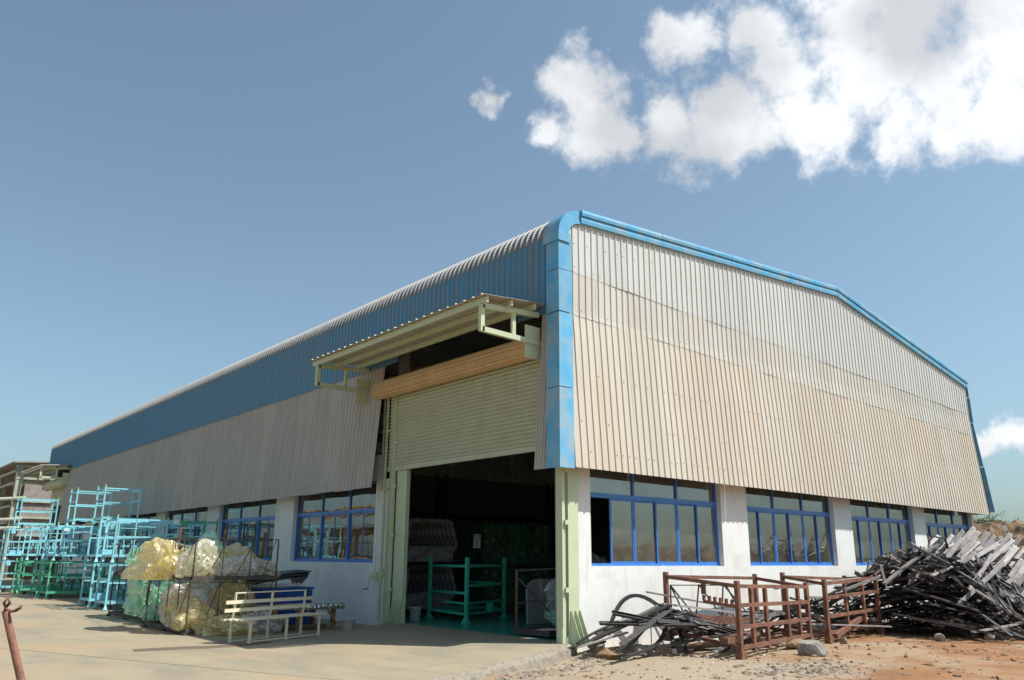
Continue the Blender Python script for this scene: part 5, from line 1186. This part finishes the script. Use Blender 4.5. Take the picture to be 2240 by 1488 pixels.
special((5.2,-1.5,.25), (9.3,-2.0,.02), 0, 'long pale bar running through the bars of the far crate', .06, .03, 'strip_light')
special((9.55,-1.9,.9), (9.75,-1.7,1.5), 0, 'upright pale strip behind the right post of the far crate', .05, .03, 'strip_mid')
# near heap
def H1(x, y): 
    e = ((x-1.9)/1.9)**2+((y+.95)/.75)**2
    return -.18+.62*max(0, 1-e)**.5
for i in range(34):
    x, y = rnd.uniform(.8, 4.2), rnd.uniform(-1.5, -.6); a = rnd.gauss(-.1, .35); L_ = rnd.choice((1.4, 2.0)); mk = rnd.choice(('strip_dark', 'strip_dark', 'strip_mid'))
    if not endsok(x, y, a, L_): continue
    kd = rnd.choice(('comb', 'comb', 'channel')); c, d, up = lay(H1, x, y, a, L_); o = put(SM[mk, kd, L_, 0], c, d, up+Vector((0,-.2,0)))
    strip_tag(o, mk, kd, L_, 0, x, y, c.z, 'on the %s of the low heap beside the near crate' % ('left end' if x < 1.7 else 'middle' if x < 2.7 else 'right end'))
for i in range(26):
    x = rnd.uniform(3, 8.6); y = rnd.uniform(-1.4, -.5); a = rnd.gauss(0, .35); L_ = rnd.choice((1.4, 2.0, 2.6))
    if not endsok(x, y, a, L_): continue
    c, d, up = lay(lambda p, q: -.15+.5*max(0, 1-((p-5.8)/3.4)**2), x, y, a, L_); mk, kd = rnd.choice(('strip_mid', 'strip_dark')), rnd.choice(('comb', 'bar', 'channel')); o = put(SM[mk, kd, L_, 0], c, d, up)
    strip_tag(o, mk, kd, L_, 0, x, y, c.z, 'behind the '+('near crate' if x < 6.1 else 'far crate')+(', close to the wall' if y > -.9 else ', close to its bars'))
special((.85,-.42,.15), (2.35,-.5,.62), 0, 'black arched toothed strip standing against the white wall', .07, .05, 'strip_dark', (1.5,-.2,1.28), (0,1,0))
special((.05,-.35,.02), (1.6,-.6,.46), 0, 'long black strip reaching left towards the green column', .07, .03, 'strip_dark', (.7,-.4,.35))
special((.05,-.32,-.05), (1.25,-.55,.18), 0, 'pale strip with rusty edge lying beside the green column', .09, .03, 'strip_light')
special((.75,-.75,.42), (2.1,-.8,.60), 0, 'pale strip pointing left on top of the low heap', .09, .03, 'strip_light')
special((1.0,-1.05,.22), (1.85,-.9,.62), 0, 'short pale strip slanting down on the low heap', .08, .03, 'strip_light')
special((1.6,-.8,.95), (4.6,-.7,.55), 0, 'long thin dark strip sloping right from the arch', .05, .03, 'strip_mid')
special((1.9,-.95,.72), (5.8,-1.0,.32), 0, 'long pale bar sloping right across the low heap', .05, .04, 'strip_light')
special((.2,-1.15,-.14), (2.0,-.9,.55), 0, 'black toothed strip curving down past the grey rock', .09, .03, 'strip_dark', (1.6,-1.45,-.15))
special((.7,-.95,-.12), (2.0,-.8,.6), 0, 'black strip leaning down at the left of the low heap', .10, .03, 'strip_dark')
special((1.6,-1.45,-.18), (2.1,-.9,.45), 0, 'dark strip end pushed into the soil before the low heap', .09, .03, 'strip_dark')
special((1.95,-1.45,-.16), (2.3,-.95,.35), 0, 'second dark strip end in the soil, right of the first', .08, .03, 'strip_dark')
special((1.1,-1.15,-.10), (5.0,-1.3,-.0), 0, 'long curved black strip lying along the ground to the near crate', .07, .05, 'strip_dark', (2.9,-1.9,.25))
special((1.95,-2.1,-.1), (3.6,-1.8,.12), 0, 'pale perforated strip with square end beside the near crate foot', .10, .04, 'strip_light', (2.7,-2.1,.08))
special((-.1,-.18,-.07), (.75,-.42,.03), 0, 'flat black strip end against the foot of the green column', .10, .03, 'strip_dark')
# stack of long black bars on the right
for i in range(46):
    x0 = 16.4+rnd.uniform(-.6, .6); y = -.7-rnd.random()*2.2; z = rnd.uniform(.1, 1.0)*2-(.25*abs(y+1.2)); z = max(0, min(1.95, z))
    b = MB(); b.bar((-2.4,0,0), (2.9,rnd.gauss(0,.1),rnd.gauss(0,.06)), .08, .045); o = b.build('long_bar', M['strip_dark'], loc=(x0+3.0, y, z)); lv = 'bottom' if z < .5 else 'lower half' if z < 1 else 'upper half' if z < 1.6 else 'top'; tag(o, 'long black bar in the %s of the level stack at the right edge' % lv, 'metal bar', 'long black bars in the %s of the right stack' % lv)
# things on that stack
CB = empty('wire_basket', (18.6,-1.3,2.0), 0, 'black wire basket on top of the long black bars', 'basket')
b = MB()
for z in (0, .22): b.bar((0,0,z), (3.2,0,z), .03); b.bar((0,.7,z), (3.2,.7,z), .03)
for k in range(14): b.bar((.245*k,0,0), (.245*k,0,.22), .02)
b.build('wire_frame', M['strip_dark'], CB)
b = MB(); b.box((0,0,0), (.4,.3,.18)); tag(b.build('cardboard_box', M['card'], loc=(19.4,-1.2,2.24)), 'small pale cardboard box on the wire basket at the right edge', 'box')
b = MB(); b.bar((0,0,0), (-.22,0,.55), .16, .02); b.bar((0,0,0), (.2,0,.3), .14, .02); tag(b.build('metal_offcut', M['foil'], loc=(20.3,-1.2,2.24)), 'shiny bent sheet metal offcut on the wire basket', 'metal scrap')
# litter before the near heap
b = MB()
for i in range(60):
    x, y = rnd.uniform(1.2, 3.4), rnd.uniform(-2.6, -1.5); s = rnd.uniform(.015, .06); z = dirt_h(x, y)+.01; a = rnd.random()*6; b.add([(x,y,z), (x+s*math.cos(a), y+s*math.sin(a), z+rnd.random()*.03), (x+s*math.cos(a+1.2), y+s*math.sin(a+1.2), z+rnd.random()*.03)], [(0,1,2)])
tag(b.build('litter', M['white']), kind='stuff')
